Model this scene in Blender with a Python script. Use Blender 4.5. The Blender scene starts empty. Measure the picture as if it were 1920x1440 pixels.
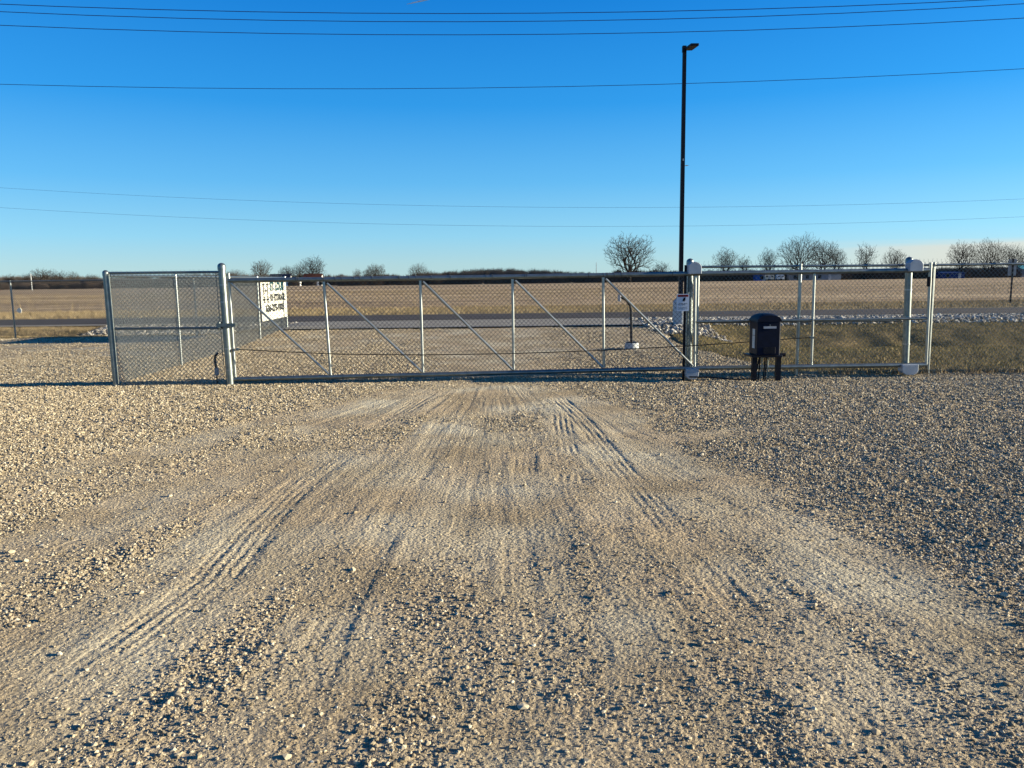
import bpy, math, random
import numpy as np
from mathutils import Vector, Matrix
R = math.radians
sc = bpy.context.scene
C = sc.collection
rng = np.random.default_rng(7)
random.seed(7)

# ------------------------------------------------------------------ camera
F, HC, PITCH, ROLL = 1443.0, 1.65, math.atan(196/1443), 0.0125
fw = Vector((0, math.cos(PITCH), -math.sin(PITCH)))
up0 = Vector((0, math.sin(PITCH), math.cos(PITCH)))
rt0 = Vector((1, 0, 0))
up = up0*math.cos(ROLL) + rt0*math.sin(ROLL)
rt = rt0*math.cos(ROLL) - up0*math.sin(ROLL)
cam = bpy.data.objects.new('camera', bpy.data.cameras.new('camera')); C.objects.link(cam)
m = Matrix.Identity(4)
for i in range(3):
    m[i][0], m[i][1], m[i][2] = rt[i], up[i], -fw[i]
m[2][3] = HC
cam.matrix_world = m
cam.data.sensor_width = 36; cam.data.lens = F/1920*36
cam.data.clip_start = .05; cam.data.clip_end = 20000
sc.camera = cam

def ray(px, py):
    return (fw + rt*((px-960)/F) + up*((720-py)/F))
def P(px, py, Y):                       # the point where that sight line meets the upright plane y = Y
    d = ray(px, py); t = Y/d.y
    return Vector((d.x*t, Y, HC + d.z*t))
def G(px, py, z=0.0):                   # where it meets level ground
    d = ray(px, py); t = (z-HC)/d.z
    return Vector((d.x*t, d.y*t, z))

# ------------------------------------------------------------------ mesh helpers
class MB:
    def __init__(s): s.v = []; s.f = []
    def add(s, vs, fs):
        n = len(s.v); s.v += [tuple(x) for x in vs]; s.f += [tuple(i+n for i in f) for f in fs]
    def tube(s, pts, rad, n=10, cap=True):
        pts = [Vector(p) for p in pts]
        if not hasattr(rad, '__len__'): rad = [rad]*len(pts)
        vs = []; fs = []
        d = (pts[1]-pts[0]).normalized()
        a = d.orthogonal().normalized(); b = d.cross(a)
        for i, p in enumerate(pts):
            if i == 0: t = pts[1]-pts[0]
            elif i == len(pts)-1: t = pts[-1]-pts[-2]
            else: t = (pts[i+1]-pts[i]).normalized()+(pts[i]-pts[i-1]).normalized()
            t.normalize()
            a = (a - t*a.dot(t))
            a = a.normalized() if a.length > 1e-6 else t.orthogonal().normalized()
            b = t.cross(a)
            for k in range(n):
                w = 2*math.pi*k/n
                vs.append(p + a*(math.cos(w)*rad[i]) + b*(math.sin(w)*rad[i]))
        for i in range(len(pts)-1):
            for k in range(n):
                k2 = (k+1) % n
                fs.append((i*n+k, i*n+k2, (i+1)*n+k2, (i+1)*n+k))
        if cap:
            fs.append(tuple(reversed(range(n)))); fs.append(tuple(range((len(pts)-1)*n, len(pts)*n)))
        s.add(vs, fs)
        return s
    def box(s, c, size, rz=0, bev=0):
        x, y, z = size[0]/2, size[1]/2, size[2]/2
        if bev:
            o = [(-x+bev, -y), (x-bev, -y), (x, -y+bev), (x, y-bev), (x-bev, y), (-x+bev, y), (-x, y-bev), (-x, -y+bev)]
        else: o = [(-x, -y), (x, -y), (x, y), (-x, y)]
        cr, sr = math.cos(rz), math.sin(rz)
        o = [(c[0]+a*cr-b*sr, c[1]+a*sr+b*cr) for a, b in o]
        n = len(o)
        vs = [(a, b, c[2]-z) for a, b in o]+[(a, b, c[2]+z) for a, b in o]
        s.add(vs, [tuple(reversed(range(n))), tuple(range(n, 2*n))]+[(i, (i+1) % n, n+(i+1) % n, n+i) for i in range(n)])
        return s
    def prism(s, outline, org, ux, uy, depth):      # outline in (u,v) from org, thickness along depth vector
        org, ux, uy, depth = Vector(org), Vector(ux), Vector(uy), Vector(depth)
        n = len(outline)
        a = [org+ux*u+uy*v for u, v in outline]; b = [p+depth for p in a]
        s.add(a+b, [tuple(range(n)), tuple(reversed(range(n, 2*n)))]+[(i, n+i, n+(i+1) % n, (i+1) % n) for i in range(n)])
        return s
    def lathe(s, c, prof, n=20):
        vs = []; fs = []
        for r, z in prof:
            for k in range(n):
                w = 2*math.pi*k/n; vs.append((c[0]+r*math.cos(w), c[1]+r*math.sin(w), c[2]+z))
        for i in range(len(prof)-1):
            for k in range(n):
                k2 = (k+1) % n; fs.append((i*n+k, i*n+k2, (i+1)*n+k2, (i+1)*n+k))
        fs.append(tuple(reversed(range(n)))); fs.append(tuple(range((len(prof)-1)*n, len(prof)*n)))
        s.add(vs, fs); return s
    def build(s, name, mat, parent=None, smooth=False):
        me = bpy.data.meshes.new(name)
        me.from_pydata(s.v, [], s.f); me.update()
        if smooth:
            me.polygons.foreach_set('use_smooth', [True]*len(me.polygons))
            try: me.set_sharp_from_angle(angle=R(40))
            except Exception: pass
        return link(name, me, mat, parent)
def link(name, me, mat, parent=None):
    o = bpy.data.objects.new(name, me); C.objects.link(o)
    if mat: me.materials.append(mat)
    if parent is not None:
        o.parent = parent; L = parent.location
        if not parent.get('_local'):
            me.transform(Matrix.Translation(-Vector(L)))
    return o
def npmesh(name, V, Fc, mat, k=3, parent=None, smooth=False):
    me = bpy.data.meshes.new(name); n = len(Fc)
    me.vertices.add(len(V)); me.vertices.foreach_set('co', np.ascontiguousarray(V, dtype=np.float32).ravel())
    me.loops.add(n*k); me.loops.foreach_set('vertex_index', np.ascontiguousarray(Fc, dtype=np.int32).ravel())
    me.polygons.add(n); me.polygons.foreach_set('loop_start', np.arange(n, dtype=np.int32)*k)
    me.polygons.foreach_set('use_smooth', np.full(n, smooth))
    me.update(calc_edges=True)
    return link(name, me, mat, parent)
def tag(o, label=None, cat=None, group=None, kind=None):
    if label: o['label'] = label
    if cat: o['category'] = cat
    if group: o['group'] = group
    if kind: o['kind'] = kind
    return o
def thing(name, loc, label, cat, group=None):
    o = bpy.data.objects.new(name, None); C.objects.link(o); o.location = loc; o.empty_display_size = .2
    return tag(o, label, cat, group)
def dup(root, loc, rz=0, scale=(1, 1, 1), label=None):
    r = root.copy(); C.objects.link(r); r.location = loc; r.rotation_euler = (0, 0, rz); r.scale = scale
    if label: r['label'] = label
    for ch in list(root.children):
        c = ch.copy(); C.objects.link(c); c.parent = r
        for g in ch.children:
            d = g.copy(); C.objects.link(d); d.parent = c
    return r

# ------------------------------------------------------------------ materials
def mat(name, col, rough=.7, metal=0, var=.15, nscale=8, bump=0, bscale=40, col2=None, spec=.12, stretch=None, island=None, detail=6):
    m = bpy.data.materials.new(name); m.use_nodes = True
    t = m.node_tree; N = t.nodes; L = t.links; b = N['Principled BSDF']
    b.inputs['Roughness'].default_value = rough; b.inputs['Metallic'].default_value = metal
    b.inputs['Specular IOR Level'].default_value = spec
    tc = N.new('ShaderNodeTexCoord'); src = tc.outputs['Object']
    geo = N.new('ShaderNodeNewGeometry')
    if stretch:
        mp = N.new('ShaderNodeMapping'); mp.inputs['Scale'].default_value = stretch
        L.new(geo.outputs['Position'], mp.inputs['Vector']); src = mp.outputs['Vector']
    nz = N.new('ShaderNodeTexNoise'); nz.inputs['Scale'].default_value = nscale; nz.inputs['Detail'].default_value = detail
    nz.inputs['Roughness'].default_value = .65
    L.new(src, nz.inputs['Vector'])
    cr = N.new('ShaderNodeValToRGB'); e = cr.color_ramp.elements
    c2 = col2 or tuple(min(1, c*(1+var)) for c in col); c1 = col if col2 else tuple(c*(1-var) for c in col)
    e[0].position = .3; e[0].color = (*c1, 1); e[1].position = .7; e[1].color = (*c2, 1)
    if island:
        for q, el in enumerate(list(island)):
            pass
        while len(e) < len(island): e.new(.5)
        for q, (p_, c_) in enumerate(island):
            e[q].position = p_; e[q].color = (*c_, 1)
        mx = N.new('ShaderNodeMath'); mx.operation = 'MULTIPLY_ADD'; mx.inputs[1].default_value = .25; 
        mn = N.new('ShaderNodeMath'); mn.operation = 'MULTIPLY'; mn.inputs[1].default_value = .75
        L.new(geo.outputs['Random Per Island'], mn.inputs[0])
        L.new(nz.outputs['Fac'], mx.inputs[0]); L.new(mn.outputs[0], mx.inputs[2])
        L.new(mx.outputs[0], cr.inputs['Fac'])
    else:
        L.new(nz.outputs['Fac'], cr.inputs['Fac'])
    L.new(cr.outputs['Color'], b.inputs['Base Color'])
    if bump:
        n2 = N.new('ShaderNodeTexNoise'); n2.inputs['Scale'].default_value = bscale; n2.inputs['Detail'].default_value = 8
        n2.inputs['Roughness'].default_value = .7
        L.new(src, n2.inputs['Vector'])
        bp = N.new('ShaderNodeBump'); bp.inputs['Strength'].default_value = 1; bp.inputs['Distance'].default_value = bump
        L.new(n2.outputs['Fac'], bp.inputs['Height']); L.new(bp.outputs['Normal'], b.inputs['Normal'])
    return m

M = {}
M['galv'] = mat('galvanised steel', (.31, .33, .325), .36, .9, .18, 6, .0006, 60)
M['galvd'] = mat('weathered galvanised steel', (.195, .22, .215), .40, .86, .25, 9, .0008, 50)
M['wire'] = mat('galvanised wire', (.11, .115, .112), .55, .4, .15, 3)
M['wirel'] = mat('bright galvanised wire', (.205, .22, .21), .5, .5, .15, 3)
M['zinc'] = mat('grey cast cover', (.33, .36, .40), .5, .3, .12, 9, .0008, 60)
M['black'] = mat('black powder coat', (.008, .009, .014), .45, 0, .3, 12, .0005, 90)
M['blackp'] = mat('black plastic shell', (.003, .006, .018), .5, 0, .3, 10, .0006, 200)
M['cable'] = mat('dark cable', (.02, .02, .022), .6, 0, .3, 10)
M['conc'] = mat('pale concrete', (.42, .44, .44), .9, 0, .15, 5, .004, 30)
M['white'] = mat('white sheet', (.50, .49, .43), .6, 0, .05, 4)
M['whitep'] = mat('white painted wall', (.75, .74, .7), .8, 0, .08, 1.5)
M['ink'] = mat('black ink', (.012, .014, .016), .6, 0, .1, 5)
M['teal'] = mat('dark teal ink', (.01, .05, .06), .6, 0, .1, 5)
M['red'] = mat('dark red ink', (.2, .01, .012), .6, 0, .1, 5)
M['grey'] = mat('grey plastic', (.35, .36, .38), .6, 0, .1, 5)
M['lens'] = mat('led lens', (.35, .33, .28), .3, 0, .1, 30)
M['bark'] = mat('bark', (.03, .026, .022), .95, 0, .3, 2)
M['twig'] = mat('twigs', (.036, .03, .025), .95, 0, .25, .4)
M['twigr'] = mat('brush twigs', (.095, .072, .058), .95, 0, .35, .1)
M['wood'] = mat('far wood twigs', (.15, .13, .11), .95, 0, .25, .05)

# ------------------------------------------------------------------ numpy noise
def vnoise(x, y, seed=0):
    xi = np.floor(x).astype(np.int64); yi = np.floor(y).astype(np.int64)
    fx = x-xi; fy = y-yi; fx = fx*fx*(3-2*fx); fy = fy*fy*(3-2*fy)
    def h(a, b):
        n = (a*374761393 + b*668265263 + seed*974634777) & 0xffffffff
        n = ((n ^ (n >> 13))*1274126177) & 0xffffffff
        n = n ^ (n >> 16)
        return (n & 0xffff)/65535.0
    return (h(xi, yi)*(1-fx)+h(xi+1, yi)*fx)*(1-fy)+(h(xi, yi+1)*(1-fx)+h(xi+1, yi+1)*fx)*fy
def fbm(x, y, seed=0, o=4, g=.5):
    s = 0; a = 1; t = 0
    for i in range(o):
        s = s+a*vnoise(x, y, seed+i); t += a; a *= g; x = x*2.03+7.1; y = y*2.03+3.7
    return s/t
def sstep(a, b, x):
    t = np.clip((x-a)/(b-a), 0, 1); return t*t*(3-2*t)

# ------------------------------------------------------------------ terrain
def edge_right(Y):      # where gravel gives way to grass on the right
    return 4.45 + .12*np.abs(Y-18) - .25*np.exp(-((Y-21)/2.5)**2)
def terr(X, Y):
    X = np.asarray(X, float); Y = np.asarray(Y, float)
    z = .15*sstep(19, 25, Y)*(1-sstep(27, 31.5, Y))*(1-sstep(6, 9, np.abs(X+1)))
    # roadside ditch on both sides of the drive
    d = np.exp(-((Y-21.3)/2.2)**2)*sstep(4.6, 8, X)*.55
    d2 = np.exp(-((Y-27.4)/1.3)**2)*sstep(8.5, 11, -X)*.3
    b = .06*np.exp(-((Y-27.5)/2.2)**2)*sstep(4.8, 8, X)
    b = b+(fbm(X*.9+3, Y*.7, 60, 3)-.5)*.5*np.exp(-((Y-22.6)/1.8)**2)*sstep(5.2, 8, X)  # invented bank bumps, shaped so the low sun throws dark bands over the ditch
    far = -.8*sstep(300, 600, Y)
    fld = .12*sstep(44, 60, Y)*(1-sstep(200, 300, Y))
    return z-d-d2+b+far+fld

# tyre tracks: pixel paths turned into ground points
def path(pts): return np.array([[*G(a, b)][:2] for a, b in pts])
TR = [  # points, half width, depth, tread, packed width
 ([(800, 745), (640, 850), (540, 935), (470, 1010), (400, 1095), (230, 1230), (0, 1390)], .15, .020, 1, .30),
 ([(1040, 740), (1100, 800), (1170, 890), (1250, 990), (1340, 1100), (1420, 1200)], .12, .016, .9, .30),
 ([(1050, 770), (1062, 850), (1075, 960)], .12, .012, 1, .25),
 ([(850, 760), (790, 860), (720, 1000), (640, 1140), (560, 1320), (500, 1440)], .10, .014, .4, .28),
 ([(960, 740), (985, 860), (975, 1000), (975, 1140), (985, 1440)], .10, .018, .4, .3),
 ([(760, 740), (620, 800), (420, 890), (200, 985), (0, 1060)], .20, .010, .3, .45),
 ([(700, 870), (520, 990), (330, 1120), (0, 1290)], .25, .008, .3, .5),
 ([(900, 740), (880, 860), (860, 1000), (850, 1150)], .3, .010, .2, .6),
 ([(1100, 760), (1220, 850), (1380, 960), (1560, 1060), (1920, 1260)], .22, .010, .3, .38),
 ([(1120, 900), (1200, 1130), (1260, 1440)], .12, .014, .4, .25),
 ([(1290, 1000), (1480, 1200), (1730, 1440)], .14, .009, .32, .28),
 ([(560, 780), (330, 840), (0, 910)], .25, .006, .1, .3),
 ([(1250, 765), (1500, 770), (1920, 775)], .2, .006, .1, .22),
 ([(1180, 830), (1500, 800), (1920, 815)], .2, .006, .1, .22),
 ([(930, 690), (925, 640), (900, 612)], 1.3, .004, .1, 1.4),
]
TP = [(path(a), b, c, d, e) for a, b, c, d, e in TR]
def trackfield(X, Y):
    h = np.zeros_like(X); pk = np.zeros_like(X)
    for q, (p, w, dep, tread, pw) in enumerate(TP):
        best = np.full(X.shape, 1e9); lat = np.zeros_like(X); ss = np.zeros_like(X); s0 = 0
        for i in range(len(p)-1):
            a, b = p[i], p[i+1]; d = b-a; L = np.hypot(*d); u = d/L
            t = np.clip((X-a[0])*u[0]+(Y-a[1])*u[1], 0, L)
            ex = X-a[0]-u[0]*t; ey = Y-a[1]-u[1]*t; dist = np.hypot(ex, ey)
            k = dist < best
            best = np.where(k, dist, best); lat = np.where(k, ex*-u[1]+ey*u[0], lat); ss = np.where(k, s0+t, ss); s0 += L
        wob = w*(1+.35*(fbm(X*1.3, Y*1.3, 50+q)-.5))
        inn = 1-sstep(wob*.8, wob*1.15, best)
        br = sstep(.40, .62, fbm(X*.9, Y*.9, 80+q))          # tracks fade in and out
        if q < 2: br = np.clip(br+.8*np.exp(-((Y-(5.3, 7.8)[q])/(1.3, 1.6)[q])**2), 0, 1)
        br = br*sstep(0, .6, ss)*sstep(0, .9, s0-ss)
        h += (.21+.2*(fbm(X*3, Y*3, 90+q)-.5))*(-dep*inn*br + dep*.6*np.exp(-((best-wob*1.35)/(w*.35))**2)*br)
        if tread > .3:
            h += inn*br*tread*(.4+1.2*(fbm(X*4, Y*4, 95)-.25).clip(0))*(.0030*np.sin(2*np.pi*(lat+.02*fbm(X*3, Y*3, 96))/.062)+.0014*np.sign(np.sin(2*np.pi*(ss+.3*np.abs(lat))/.075)))
        pk = np.maximum(pk, (1-sstep(pw*.7, pw*1.3, best*(1+.5*(fbm(X*2, Y*2, 20+q)-.5))))*(.55+.45*br))
    return h, pk
def packed(X, Y, pk):
    # general compaction wedge fanning out from the gate
    cx = -.45 - .02*(12.6-Y)
    hw = 1.4+(12.6-Y)*.30
    wedge = 1-sstep(hw*.75, hw*1.25, np.abs(X-cx))
    wedge *= sstep(2.0, 6.0, Y)*.4+.6
    n = fbm(X*.9, Y*.9, 5, 4)
    v = wedge*(.45+.9*(n-.5)*1.6) + .8*pk + .35*(fbm(X*.5+9, Y*1.2, 6)-.55)
    v += .18*sstep(12.9, 14, Y)
    rightside = sstep(.35, .75, (X-1.2)/(np.abs(Y)*.35+.8))
    v -= .35*rightside*(1-sstep(12.5, 13.5, Y))
    for (px, py, rx, ry, a) in [(875, 860, .42, 1.5, .8), (930, 728, .5, .35, .8), (1200, 1200, .22, .35, .7), (720, 940, .5, .8, .35), (1290, 900, .6, .9, .4)]:
        c_ = G(px, py); v = v+a*np.exp(-((X-c_.x-(Y-c_.y)*c_.x/c_.y)/rx)**2-((Y-c_.y)/ry)**2)*(.5+fbm(X*3, Y*3, 44, 3))
    return np.clip(v, 0, 1.25)

# near ground: a fine sheet, spacing grows with distance
NR, NCc = 1180, 1150
Yr = 1.5*np.exp(np.linspace(0, math.log(27.5/1.5), NR))
U = np.linspace(-1, 1, NCc)
YY = np.repeat(Yr[:, None], NCc, 1); XX = (0.80*YY+.8)*U[None, :]
XX = np.clip(XX, -22, 22)
th, pk = trackfield(XX, YY)
pkf = packed(XX, YY, pk)
z = terr(XX, YY)
und = (fbm(XX*.45, YY*.45, 1, 3)-.5)*.04 + (fbm(XX*1.7, YY*1.7, 2, 3)-.5)*.022
med = (fbm(XX*9, YY*9, 3, 3)-.5)*.017*(1.25-pkf)
thet = (XX+.35)/(15.2-np.minimum(YY, 13.2))
streak = (fbm(thet*70+.4*fbm(XX, YY, 70, 2), YY*.5, 71, 4, .65)-.5)*.011*pkf*sstep(13, 12, YY)
lotdip = .05*np.exp(-((YY-12.65)/.5)**2)*sstep(1.5, 2.6, XX)
fine = (fbm(XX*45, YY*45, 4, 3, .6)-.5)*.012*(1.1-.6*pkf)
lot = z+und+med+fine+th+streak-lotdip
gx = np.minimum(sstep(0, .35, edge_right(YY)+.35*(fbm(XX*1.5, YY*1.5, 9)-.5)-XX + 40*sstep(13.35, 13.1, YY)), 1)
gl = np.where(XX < -7.2, sstep(24.7, 24.3, YY+.3*fbm(XX, YY, 10)), sstep(24.5, 24.2, YY))
lot = np.where(gx*gl < 1, lot-.16*(1-gx*gl), lot)+.012
idx = np.arange(NR*NCc).reshape(NR, NCc)
Fq = np.stack([idx[:-1, :-1], idx[:-1, 1:], idx[1:, 1:], idx[1:, :-1]], -1).reshape(-1, 4)

gm = bpy.data.materials.new('crushed limestone and dust'); gm.use_nodes = True
def gravel_nodes(m):
    t = m.node_tree; N = t.nodes; L = t.links; b = N['Principled BSDF']; b.inputs['Roughness'].default_value = .95
    b.inputs['Specular IOR Level'].default_value = .08
    g = N.new('ShaderNodeNewGeometry')
    n1 = N.new('ShaderNodeTexNoise'); n1.inputs['Scale'].default_value = 1.1; n1.inputs['Detail'].default_value = 8
    n2 = N.new('ShaderNodeTexNoise'); n2.inputs['Scale'].default_value = 55; n2.inputs['Detail'].default_value = 6; n2.inputs['Roughness'].default_value = .75
    v = N.new('ShaderNodeTexVoronoi'); v.inputs['Scale'].default_value = 48
    for q in (n1, n2, v): L.new(g.outputs['Position'], q.inputs['Vector'])
    r1 = N.new('ShaderNodeValToRGB'); e = r1.color_ramp.elements
    e[0].position = .32; e[0].color = (.305, .238, .15, 1); e[1].position = .68; e[1].color = (.45, .358, .24, 1)
    L.new(n1.outputs['Fac'], r1.inputs['Fac'])
    r2 = N.new('ShaderNodeValToRGB'); e = r2.color_ramp.elements
    e[0].position = .3; e[0].color = (.62, .62, .64, 1); e[1].position = .7; e[1].color = (1.25, 1.22, 1.15, 1)
    L.new(n2.outputs['Fac'], r2.inputs['Fac'])
    mx = N.new('ShaderNodeMix'); mx.data_type = 'RGBA'; mx.blend_type = 'MULTIPLY'; mx.inputs[0].default_value = .8
    L.new(r1.outputs[0], mx.inputs[6]); L.new(r2.outputs[0], mx.inputs[7])
    # each pebble its own tone
    hs = N.new('ShaderNodeMix'); hs.data_type = 'RGBA'; hs.blend_type = 'MULTIPLY'; hs.inputs[0].default_value = .35
    sp = N.new('ShaderNodeSeparateColor'); L.new(v.outputs['Color'], sp.inputs[0])
    cb = N.new('ShaderNodeCombineColor')
    ma = N.new('ShaderNodeMath'); ma.operation = 'MULTIPLY_ADD'; ma.inputs[1].default_value = .9; ma.inputs[2].default_value = .5
    L.new(sp.outputs[0], ma.inputs[0])
    for k in range(3): L.new(ma.outputs[0], cb.inputs[k])
    L.new(mx.outputs[2], hs.inputs[6]); L.new(cb.outputs[0], hs.inputs[7])
    # pale dust where wheels have ground the stone down
    at = N.new('ShaderNodeAttribute'); at.attribute_name = 'dust'
    n3 = N.new('ShaderNodeTexNoise'); n3.inputs['Scale'].default_value = .8; n3.inputs['Detail'].default_value = 5; L.new(g.outputs['Position'], n3.inputs['Vector'])
    mr = N.new('ShaderNodeMapRange'); mr.inputs[1].default_value = .42; mr.inputs[2].default_value = .66; L.new(n3.outputs['Fac'], mr.inputs[0])
    mm = N.new('ShaderNodeMath'); mm.operation = 'MULTIPLY'; L.new(at.outputs['Fac'], mm.inputs[0]); L.new(mr.outputs[0], mm.inputs[1])
    dm = N.new('ShaderNodeMix'); dm.data_type = 'RGBA'; dm.inputs[7].default_value = (.53, .475, .345, 1)
    L.new(mm.outputs[0], dm.inputs[0]); L.new(hs.outputs[2], dm.inputs[6])
    L.new(dm.outputs[2], b.inputs['Base Color'])
    bp = N.new('ShaderNodeBump'); bp.inputs['Distance'].default_value = .012; bp.inputs['Strength'].default_value = .9
    ad = N.new('ShaderNodeMath'); ad.operation = 'SUBTRACT'
    L.new(n2.outputs['Fac'], ad.inputs[0]); L.new(v.outputs['Distance'], ad.inputs[1])
    L.new(ad.outputs[0], bp.inputs['Height']); L.new(bp.outputs['Normal'], b.inputs['Normal'])
gravel_nodes(gm)
o = npmesh('gravel_lot', np.stack([XX, YY, lot], -1).reshape(-1, 3), Fq, gm, 4)
o.data.attributes.new('dust', 'FLOAT', 'POINT').data.foreach_set('value', (pkf*.62).astype(np.float32).ravel())
tag(o, kind='structure')

def lotz(X, Y):     # height of the near sheet by bilinear lookup
    X = np.asarray(X, float); Y = np.asarray(Y, float)
    r = np.log(np.clip(Y, 1.5, 27.4)/1.5)/math.log(27.5/1.5)*(NR-1)
    u = (np.clip(X/(0.80*Y+.8), -1, 1)+1)/2*(NCc-1)
    i = np.clip(r.astype(int), 0, NR-2); j = np.clip(u.astype(int), 0, NCc-2); a = r-i; b = u-j
    return (lot[i, j]*(1-b)+lot[i, j+1]*b)*(1-a)+(lot[i+1, j]*(1-b)+lot[i+1, j+1]*b)*a
def lot_pk(X, Y):
    r = np.log(np.clip(Y, 1.5, 27.4)/1.5)/math.log(27.5/1.5)*(NR-1)
    u = (np.clip(X/(0.80*Y+.8), -1, 1)+1)/2*(NCc-1)
    return pkf[np.round(r).astype(int), np.round(u).astype(int)]

# ------------------------------------------------------------------ loose stones
ICO_V = []; ph = (1+5**.5)/2
for a in (-1, 1):
    for b in (-ph, ph): ICO_V += [(0, a, b), (a, b, 0), (b, 0, a)]
ICO_V = np.array(ICO_V, float); ICO_V /= np.linalg.norm(ICO_V[0])
def hull_faces(V):
    f = []; n = len(V)
    for i in range(n):
        for j in range(i+1, n):
            for k in range(j+1, n):
                nn = np.cross(V[j]-V[i], V[k]-V[i]); d = (V-V[i])@nn
                if (d < 1e-6).all(): f.append((i, j, k))
                elif (d > -1e-6).all(): f.append((i, k, j))
    return np.array(f)
ICO_F = hull_faces(ICO_V)
OCT_V = np.array([(1, 0, 0), (-1, 0, 0), (0, 1, 0), (0, -1, 0), (0, 0, 1), (0, 0, -1)], float); OCT_F = hull_faces(OCT_V)
def rocks(pos, size, tv=ICO_V, tf=ICO_F, flat=.65, rough=.3):
    n = len(pos)
    V = tv[None]*(1+rough*(rng.random((n, len(tv), 1))*2-1))
    V = V*np.stack([rng.uniform(.75, 1.25, n), rng.uniform(.6, 1, n), rng.uniform(flat*.7, flat*1.3, n)], -1)[:, None, :]
    tilt = rng.normal(0, .35, n); a = rng.uniform(0, 2*np.pi, n)
    c, s = np.cos(tilt), np.sin(tilt)
    y = V[..., 1]*c[:, None]-V[..., 2]*s[:, None]; zz = V[..., 1]*s[:, None]+V[..., 2]*c[:, None]; x = V[..., 0]
    c, s = np.cos(a), np.sin(a)
    V = np.stack([x*c[:, None]-y*s[:, None], x*s[:, None]+y*c[:, None], zz], -1)*size[:, None, None]+pos[:, None, :]
    Fi = tf[None]+(np.arange(n)*len(tv))[:, None, None]
    return V.reshape(-1, 3), Fi.reshape(-1, 3)
def scatter(y0, y1, dens, smin, smax, keep, pw=2.6):
    A = 2*(.76*(y0+y1)/2+.6)*(y1-y0); n = int(A*dens)
    Y = rng.uniform(y0, y1, n*2); X = rng.uniform(-1, 1, n*2)*(.76*y1+.6)
    k = np.abs(X) < .76*Y+.6; X, Y = X[k], Y[k]
    p = lot_pk(X, Y); k = rng.random(len(X)) < keep(p, X, Y); X, Y, p = X[k], Y[k], p[k]
    s = smin+(smax-smin)*rng.random(len(X))**pw
    s = s*(1.15-.35*p)
    Z = lotz(X, Y)
    k = (terr(X, Y)-Z < .05); X, Y, Z, s = X[k], Y[k], Z[k], s[k]
    return np.stack([X, Y, Z+s*rng.uniform(-.15, .35, len(X))], -1), s
loose = lambda p, X, Y: np.clip(1.05-1.0*p, .10, 1)*np.clip(.50+.5*sstep(3.5, 7, Y)+.35*sstep(.5, 2.5, X), 0, 1)*(.55+.9*sstep(.35, .65, fbm(X*2.2, Y*2.2, 77, 3)))
sets = []
for y0, y1, d, a, b, tmpl in [(1.9, 3.2, 8200, .0022, .0125, 0), (3.2, 4.6, 6200, .003, .0130, 0), (4.6, 6.5, 4000, .004, .0145, 1),
                              (6.5, 9, 2500, .006, .017, 1), (9, 13, 1500, .008, .020, 1), (13, 18, 900, .010, .024, 1), (18, 25, 380, .014, .030, 1)]:
    pos, s = scatter(y0, y1, d, a, b, loose)
    sets.append(rocks(pos, s, *((ICO_V, ICO_F) if tmpl == 0 else (OCT_V, OCT_F))))
# grit on the packed dust
pos, s = scatter(1.9, 4.5, 4200, .0025, .006, lambda p, X, Y: .9+0*p); sets.append(rocks(pos, s, OCT_V, OCT_F))
pos, s = scatter(4.5, 8, 1300, .0035, .008, lambda p, X, Y: .9+0*p); sets.append(rocks(pos, s, OCT_V, OCT_F))
# a few larger stones
pos, s = scatter(1.9, 9, 6, .013, .026, lambda p, X, Y: .9+0*p, 1.5); sets.append(rocks(pos, s))
off = 0; VV = []; FF = []
for v_, f_ in sets: VV.append(v_); FF.append(f_+off); off += len(v_)
M['stone'] = mat('crushed stone', (.4, .36, .3), .9, 0, nscale=60, spec=.12,
    island=[(.05, (.085, .072, .052)), (.3, (.24, .19, .122)), (.6, (.37, .302, .20)), (.82, (.51, .43, .30)), (.97, (.75, .70, .56))])
o = npmesh('loose_gravel', np.concatenate(VV), np.concatenate(FF), M['stone'])
tag(o, 'loose crushed limestone strewn over the driveway and lot', 'gravel', kind='stuff')
del VV, FF, sets

# ------------------------------------------------------------------ wide ground, road, field
def sheet(name, xs, ys, zf, mt, kind='structure'):
    X, Y = np.meshgrid(xs, ys); Z = zf(X, Y)
    n = np.arange(X.size).reshape(X.shape)
    Fq = np.stack([n[:-1, :-1], n[:-1, 1:], n[1:, 1:], n[1:, :-1]], -1).reshape(-1, 4)
    return tag(npmesh(name, np.stack([X, Y, Z], -1).reshape(-1, 3), Fq, mt, 4, smooth=True), kind=kind)
M['turf'] = mat('winter grass ground', (.055, .052, .02), .95, 0, col2=(.21, .15, .075), nscale=1.2, bump=.03, bscale=14, stretch=(1, 1, 1))
xs = np.concatenate([-np.geomspace(4000, 31, 40), np.linspace(-30, 30, 241), np.geomspace(31, 4000, 40)])
ys = np.concatenate([[-60, -20, -5, 0, 4, 8], np.linspace(10, 46, 181), np.geomspace(47, 6000, 60)])
sheet('ground', xs, ys, lambda X, Y: terr(X, Y)-.02-.12*(1-sstep(12, 13.4, Y))-.14*sstep(.0, .5, edge_right(Y)-X)*(1-sstep(23.9, 24.5, Y))*sstep(12, 13.4, Y)+(fbm(X*.8, Y*.8, 30, 3)-.5)*.10*sstep(13.2, 14, Y)*(1-sstep(29, 31, Y)), M['turf'])
M['asph'] = mat('worn asphalt', (.07, .058, .05), .9, 0, .2, nscale=2, bump=.004, bscale=60, stretch=(.2, 1, 1))
sheet('road', np.linspace(-400, 400, 161), np.linspace(31.6, 36.6, 5), lambda X, Y: terr(X, Y)+.05, M['asph'])
M['shoulder'] = mat('pale road shoulder', (.28, .25, .20), .95, 0, .25, nscale=5, bump=.01, bscale=30, stretch=(1, 1, 1))
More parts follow.
